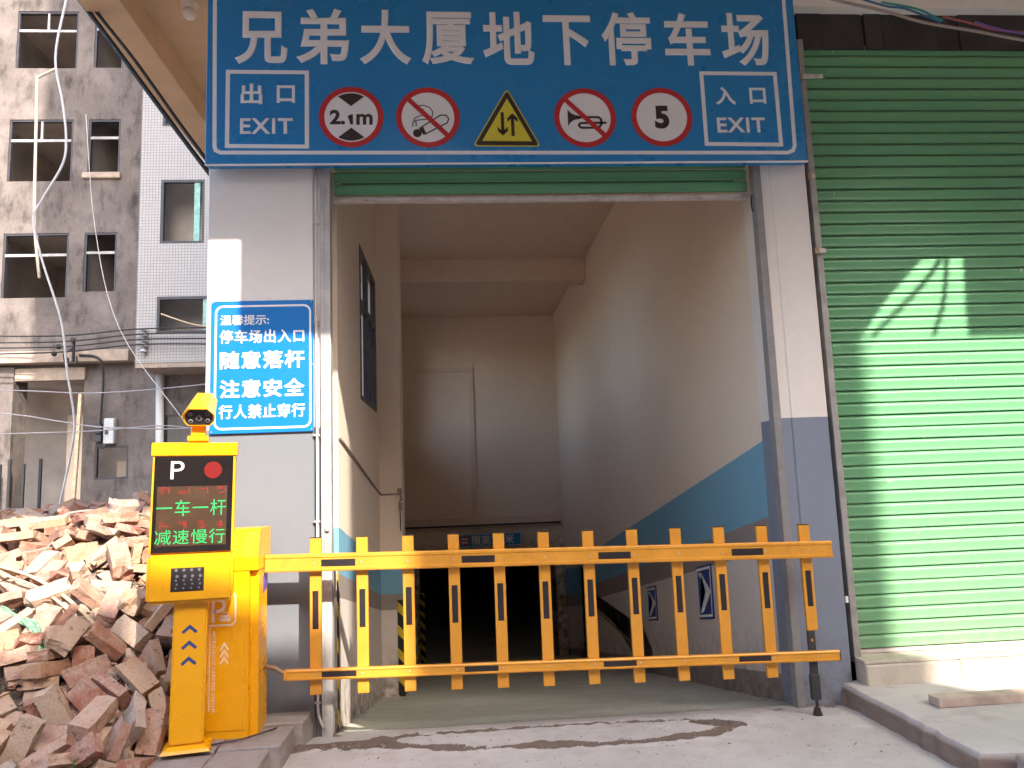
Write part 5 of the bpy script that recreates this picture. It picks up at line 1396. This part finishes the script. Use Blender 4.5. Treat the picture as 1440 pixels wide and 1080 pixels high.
2,-3276,173,933,770,191,154,-590,3,-3164,249,882,755,464,81,-457,1,-5009,134,763,657,176,197,-706,4,-4380,834,1075,91,-892,439,-50,
0,-3868,-923,170,179,-854,-349,-342,5,-3742,629,1195,230,198,322,897,7,-3526,538,1115,167,892,368,203,8,-3558,-20,694,66,981,66,172,
0,-2091,607,865,841,-513,156,69,0,-5012,850,1026,75,-983,161,37,0,-4729,1079,1116,139,-14,14,-990,0,-4093,731,1140,203,-509,-822,-156,
1,-3891,764,1188,599,-385,533,-457,4,-3740,882,1106,679,148,679,-238,0,-3430,735,1151,281,876,79,-383,3,-2301,978,1115,828,-189,-151,507,
8,-1749,712,918,308,358,882,-5,1,-1685,1223,1130,555,441,-547,-445,8,-4578,1148,1037,40,499,848,171,0,-4347,1189,1142,73,328,-716,-612,
0,-4275,1149,1146,555,-799,-183,142,1,-3965,698,1144,512,565,-510,-397,0,-3731,990,1195,278,878,-387,-53,5,-3690,1001,1318,3,938,322,127,
8,-3334,1033,1217,562,-413,567,-439,2,-2149,1178,1199,600,269,-117,744,3,-2004,1051,1144,255,-90,-878,395,3,-1790,563,947,387,573,-637,-340,
0,-1773,1315,1109,345,711,431,436,5,-4747,1634,1113,55,391,48,-918,3,-4236,1299,1235,170,966,46,-191,0,-4054,1119,1209,45,131,526,839,
0,-3943,1012,1250,190,-919,332,95,0,-3874,1202,1191,68,-710,691,117,3,-3312,1454,1285,596,259,-753,97,3,-2191,1471,1312,764,-293,-173,-548,
6,-1975,1207,1257,261,750,320,517,5,-1839,1248,1208,597,-11,360,-717,4,-4903,1288,1021,12,998,65,-6,0,-4827,1222,1058,705,707,43,39,
1,-4076,1615,1219,443,-250,791,-340,2,-4233,1633,1275,118,109,933,-323,7,-4266,1882,1252,268,111,53,-956,9,-2122,1777,1409,341,-68,5,-938,
2,-2069,1637,1342,227,466,854,38,8,-2016,1785,1266,367,-832,225,350,6,-1776,1119,1240,606,-21,345,-717,2,-5054,1585,1056,202,-236,702,-641,
5,-4838,1783,1085,263,185,-10,-947,0,-4108,1802,1247,698,-279,5,659,3,-4153,2068,1262,249,-431,505,-705,4,-3993,1638,1180,492,-422,570,-505,
4,-3670,1716,1261,594,799,-76,52,8,-2423,1776,1323,495,373,702,-350,5,-1818,2101,1261,970,0,135,203,8,-1989,1866,1245,360,-536,450,617,
2,-1877,1873,1249,569,-208,167,778,6,-4868,2013,1103,970,49,-65,231,4,-4521,2075,1144,184,478,-282,812,8,-4339,1994,1155,143,133,78,-978,
1,-3930,1955,1243,947,127,-83,-284,0,-3646,2062,1318,125,-551,825,19,2,-3257,1967,1358,723,77,6,-687,5,-2971,1923,1376,993,104,17,-56,
2,-2627,2021,1347,461,-64,51,-884,1,-2398,1960,1340,663,701,241,101,2,-2056,1982,1237,498,85,65,861,1,-1746,1928,1205,586,128,-205,-773,
8,-4921,2266,1108,767,118,45,-629,3,-4701,2196,1117,500,112,51,-857,1,-4416,2366,1206,503,134,41,-853,0,-4261,2135,1223,688,-633,-327,137,
1,-3816,2163,1302,951,102,-75,-280,3,-3458,2098,1353,143,-55,-70,986,3,-2758,2168,1364,50,46,-7,998,8,-2505,2202,1331,100,-167,56,-979,
7,-2149,2193,1289,108,109,38,987,5,-1966,2255,1211,854,-110,71,-504,4,-5213,2439,1120,120,-610,-778,-91,1,-4769,2316,1178,170,484,858,31,
1,-4596,2457,1190,906,122,-35,-403,1,-4169,2477,1275,396,120,21,-910,1,-3952,2423,1314,347,-73,-107,929,2,-3589,2374,1366,572,70,3,-817,
1,-3278,2383,1394,781,3,-29,624,1,-2995,2444,1416,45,-123,702,-700,4,-2736,2496,1360,707,692,48,-139,9,-2465,2511,1300,38,-128,-32,-991,
1,-2144,2459,1225,213,107,84,967,1,-1783,2444,1143,90,95,48,990,5,-5346,2580,1170,405,57,-48,911,3,-4902,1869,1074,641,693,184,273,
5,-4669,1944,1156,191,292,-934,84,3,-4242,2054,1213,637,-630,-405,183,1,-3955,2088,1289,144,-1,627,766,0,-2934,2103,1405,716,-691,85,-47,
0,-2592,2030,1402,942,-13,90,-323,2,-2209,2001,1359,920,-111,375,-8,0,-2074,2071,1345,104,-264,-919,-272,1,-1864,2082,1194,119,246,-961,36,
0,-4974,2114,1100,124,-52,742,-657,3,-4623,2140,1160,312,-109,272,-904,5,-4430,2073,1179,599,622,246,441,6,-4082,2288,1326,347,730,-450,-380,
8,-3088,2281,1392,39,-268,-948,-167,3,-2882,2224,1403,574,126,-194,-785,3,-2535,2351,1362,105,-575,761,280,1,-2357,2286,1319,173,55,-232,956,
0,-1885,2320,1256,745,-180,87,-636,0,-5089,2339,1137,179,126,-125,968,3,-4838,2214,1157,630,-431,236,-601,4,-4586,2291,1173,241,619,-464,586,
0,-4433,2246,1244,109,-990,21,-84,4,-3985,2358,1364,974,143,-125,126,8,-3526,2537,1384,45,428,885,179,4,-2907,2365,1388,580,608,-345,-419,
0,-2698,2408,1397,767,239,40,594,3,-2350,2490,1336,911,29,147,384,0,-2201,2354,1278,140,59,-296,943,1,-1750,2320,1191,579,24,153,-801,
2,-4913,2472,1148,85,-401,908,84,5,-4725,2568,1252,172,961,52,209,5,-4232,2570,1306,226,369,-622,-652,0,-3766,2549,1383,64,44,719,-691,
8,-3046,2585,1385,110,874,468,64,8,-2796,2563,1367,12,-196,688,-699,5,-1723,2597,1164,72,683,691,-225,
]
RM = [rubble_mesh(k_) for k_ in range(10)]
for k_, me in enumerate(RM): me.materials.append(M['clod'] if k_ in (7, 8, 9) else M['brick'])
KN = [('whole_brick', 'whole brick lying loose in the rubble heap', 'brick', 'whole bricks in the rubble heap'), ('whole_brick', 'whole brick lying loose in the rubble heap', 'brick', 'whole bricks in the rubble heap'),
      ('broken_brick', 'broken brick about three quarters long in the rubble heap', 'brick', 'long broken bricks in the rubble heap'), ('half_brick', 'half brick in the rubble heap', 'brick', 'half bricks in the rubble heap'),
      ('brick_chunk', 'small brick chunk in the rubble heap', 'brick', 'small brick chunks in the rubble heap'), ('mortared_brick', 'brick thickly crusted with old mortar in the rubble heap', 'brick', 'mortar crusted bricks in the rubble heap'),
      ('brick_pair', 'two bricks still mortared together in the rubble heap', 'brick', 'mortared brick pairs in the rubble heap'), ('concrete_lump', 'pale rounded concrete lump in the rubble heap', 'rubble', 'concrete lumps in the rubble heap'),
      ('mortar_clod', 'pale mortar clod in the rubble heap', 'rubble', 'mortar clods in the rubble heap'), ('plaster_slab', 'flat slab of broken plaster in the rubble heap', 'rubble', 'plaster slabs in the rubble heap')]
recs = [PILE[i:i+8] for i in range(0, len(PILE), 8)]
ORD = ('first', 'second', 'third', 'fourth', 'fifth', 'sixth', 'seventh', 'eighth', 'ninth', 'tenth')
def zone(r_):
    x, y, z = r_[1]/1000, r_[2]/1000, r_[3]/1000
    t_ = (z-1.5)/(y+5); u_ = x/(y+5)
    row = 'on the crest' if t_ > -.035 else 'high on the heap' if t_ > -.10 else 'halfway up the heap' if t_ > -.19 else 'low on the heap' if t_ > -.28 else 'at the foot of the heap'
    col = 'at the left edge' if u_ < -.567 else 'left of the middle' if u_ < -.51 else 'in the middle' if u_ < -.458 else 'right of the middle' if u_ < -.41 else 'beside the yellow column'
    m_ = Quaternion([q/1000 for q in r_[4:8]]).normalized().to_matrix()
    tilt = 'flat' if abs(m_[2][2]) > .93 else 'upended' if abs(m_[2][0]) > .72 else 'edgeways' if abs(m_[2][1]) > .72 else 'tilted'
    return tilt, row, col
SHORT = ('whole brick', 'whole brick', 'three-quarter brick', 'half brick', 'brick chunk', 'mortar-crusted brick', 'mortared pair of bricks', 'rounded concrete lump', 'pale mortar clod', 'flat plaster slab')
zones = [(SHORT[r_[0]],) + zone(r_) for r_ in recs[:NSINGLE]]
for r_, zn in zip(recs[:NSINGLE], zones):
    k_ = r_[0]; nm, lab, cat, grp = KN[k_]
    same = sorted(q[1]/(q[2]+5000) for q, z2 in zip(recs, zones) if z2 == zn)
    lab = '%s %s %s, %s' % (zn[1], zn[0], zn[2], zn[3])
    if len(same) > 1: lab = '%s from left: ' % ORD[min(9, same.index(r_[1]/(r_[2]+5000)))] + lab
    if zn[1] == 'flat' and 'flat' in zn[0]: lab = lab.replace('flat flat', 'flat')
    grp = 'loose bricks and rubble of the heap'
    o = bpy.data.objects.new(nm, RM[k_]); COL.objects.link(o)
    o.location = (r_[1]/1000, r_[2]/1000, r_[3]/1000); o.rotation_mode = 'QUATERNION'; o.rotation_quaternion = Quaternion([q/1000 for q in r_[4:8]]).normalized()
    tag(o, lab, cat, grp)
bm = bmesh.new()
for r_ in recs[NSINGLE:]:
    n0 = len(bm.verts); bm.from_mesh(RM[r_[0]]); bm.verts.ensure_lookup_table()
    mt = Matrix.Translation((r_[1]/1000, r_[2]/1000, r_[3]/1000)) @ Quaternion([q/1000 for q in r_[4:8]]).normalized().to_matrix().to_4x4()
    bmesh.ops.transform(bm, matrix=mt, verts=bm.verts[n0:])
if len(bm.verts):
    me = bpy.data.meshes.new('brick_rubble'); bm.to_mesh(me); bm.free()
    tag(link('brick_rubble', me, M['brick']), 'mass of further loose bricks in and behind the rubble heap', 'rubble', kind='stuff')
# crumbs: small fragments between the bricks and along the dirt
bm = bmesh.new(); RC = random.Random(21)
def crumb(x, y, z, s):
    c = Vector((x, y, z)); vs4 = [bm.verts.new(c + Vector((RC.uniform(-1, 1), RC.uniform(-1, 1), RC.uniform(-.6, .6)))*s) for _ in range(6)]
    try: bmesh.ops.convex_hull(bm, input=vs4)
    except Exception: pass
for _ in range(1500):
    if _ % 2:
        x = RC.uniform(-3.6, -1.7); y = RC.uniform(-.7, 1.5); crumb(x, y, pile_height(x, y) + RC.uniform(.0, .11), RC.choice((.016, .022, .03, .038)))
    x = RC.uniform(-3.0, -1.66); y = RC.uniform(-1.15, .9)
    if x > -1.76 and y > -.2: continue
    crumb(x, y, ground(x, y)[0] + .006, RC.choice((.006, .009, .014, .022)))
me = bpy.data.meshes.new('brick_crumbs'); bm.to_mesh(me); bm.free()
tag(link('brick_crumbs', me, M['brick']), 'brick crumbs scattered over the soil at the foot of the heap', 'rubble', kind='stuff')
bm = bmesh.new()
for _ in range(620):
    t_ = RC.random(); pts = GROOVES[RC.choice((0, 1, 1, 3))][0]; i = RC.randrange(len(pts)-1)
    x = pts[i][0]*(1-t_)+pts[i+1][0]*t_ + RC.gauss(0, .04); y = pts[i][1]*(1-t_)+pts[i+1][1]*t_ + RC.gauss(0, .035)
    if RC.random() < .35: x = RC.uniform(-.95, 2.4); y = RC.uniform(-.95, 0)
    crumb(x, y, ground(x, y)[0]+.002, RC.choice((.003, .004, .006, .010)))
me = bpy.data.meshes.new('grit'); bm.to_mesh(me); bm.free()
tag(link('grit', me, M['clod']), 'grit and pebbles along the broken channel in the concrete', 'grit', kind='stuff')

# hoses, sticks and net lying on the heap
def on(x, y, d=.07): return (x, y, pile_height(x, y) + d)
cable('black_hose', [on(-3.9, 1.3, .16), on(-3.55, 1.20, .12), on(-3.33, 1.12, .12), on(-3.10, 1.30, .20), on(-2.75, 1.35, .17), on(-2.40, 1.30, .16), on(-2.0, 1.2, .14)], .012, M['wire_brown'], 'grey-brown hose stretched across the top of the brick heap', 'hose')
cable('black_hose', [on(-3.02, .72, .10), on(-2.99, .95, .15), on(-2.80, 1.0, .14), on(-2.62, .92, .12), on(-2.38, 1.02, .14), on(-2.1, 1.15, .12)], .007, M['wire_brown'], 'thin dark wire looping over the bricks in the middle of the heap', 'wire')
cable('black_hose', [on(-2.62, .90, .12), on(-2.50, .82, .15), on(-2.47, .70, .12), on(-2.52, .62, .10)], .007, M['wire_brown'], 'short curl of dark wire hooked around a brick', 'wire')
cable('bamboo_strip', [on(-3.25, .50, .16), on(-2.9, .36, .15), on(-2.60, .22, .12), on(-2.33, .10, .10)], .012, M['wood_pale'], 'upper split bamboo strip lying across the heap', 'bamboo strip', 'bamboo strips on the heap')
cable('bamboo_strip', [on(-3.20, .44, .15), on(-2.8, .26, .14), on(-2.55, .14, .12), on(-2.36, .05, .10)], .009, M['wood_pale'], 'lower split bamboo strip lying across the heap', 'bamboo strip', 'bamboo strips on the heap')
bm = bmesh.new(); RN = random.Random(2)
pth = smooth_path([on(-2.95, .10, .11), on(-2.78, .02, .11), on(-2.66, -.04, .10), on(-2.57, -.12, .09), on(-2.50, -.22, .08)], 8)
for s_ in range(7):
    o_ = Vector((RN.uniform(-.025, .025), RN.uniform(-.025, .025), RN.uniform(-.01, .025)))
    tube(bm, [p + o_ + noise.noise_vector(p*9 + Vector((s_, 0, 0)))*.022 for p in pth], .011, 5)
tag(fin('green_net', bm, M['net'], smooth=True), 'crumpled strip of green netting on the sunlit bricks', 'net')

# weeds
def weed(x, y, z, n_, s, lab):
    K = root('weed', (x, y, z), lab, 'weed', 'weeds at the foot of the brick heap'); R_ = random.Random(int(x*1000))
    bm = bmesh.new(); tube(bm, [(x, y, z-.02), (x+.01, y, z+s*.5), (x+.004, y-.01, z+s)], .0035, 5); fin('stem', bm, M['leaf'], K)
    for i in range(n_):
        a = i*2.4 + R_.uniform(-.3, .3); h = z + s*(.25+.75*i/n_); l_ = s*R_.uniform(.45, .8)*(1.1-.4*i/n_); dr = Vector((math.cos(a), math.sin(a), R_.uniform(.05, .5))).normalized()
        sd = dr.cross(Vector((0, 0, 1))).normalized()*l_*.17
        b0 = Vector((x, y, h)); dn = Vector((0, 0, -.12*l_))
        bm = bmesh.new(); v = [bm.verts.new(p) for p in (b0, b0+dr*l_*.45+sd, b0+dr*l_+dn*1.6, b0+dr*l_*.45-sd, b0+dr*l_*.45-Vector((0, 0, .04*l_)))]
        bm.faces.new([v[0], v[1], v[4]]); bm.faces.new([v[1], v[2], v[4]]); bm.faces.new([v[2], v[3], v[4]]); bm.faces.new([v[3], v[0], v[4]])
        fin('leaf', bm, M['leaf'], K)
for x, y, n_, s, lab in ((-2.16, -.62, 9, .11, 'small leafy weed in the soil left of centre of the heap foot'), (-1.98, -.86, 12, .14, 'taller weed nearest the bottom edge of the photo'), (-2.36, -.55, 7, .07, 'tiny weed at the left edge beside a flat brick'), (-1.735, -.18, 9, .13, 'weed growing just left of the yellow column'), (-1.80, -.72, 6, .07, 'low weed by the corner of the paving')):
    weed(x, y, ground(x, y)[0], n_, s, lab)
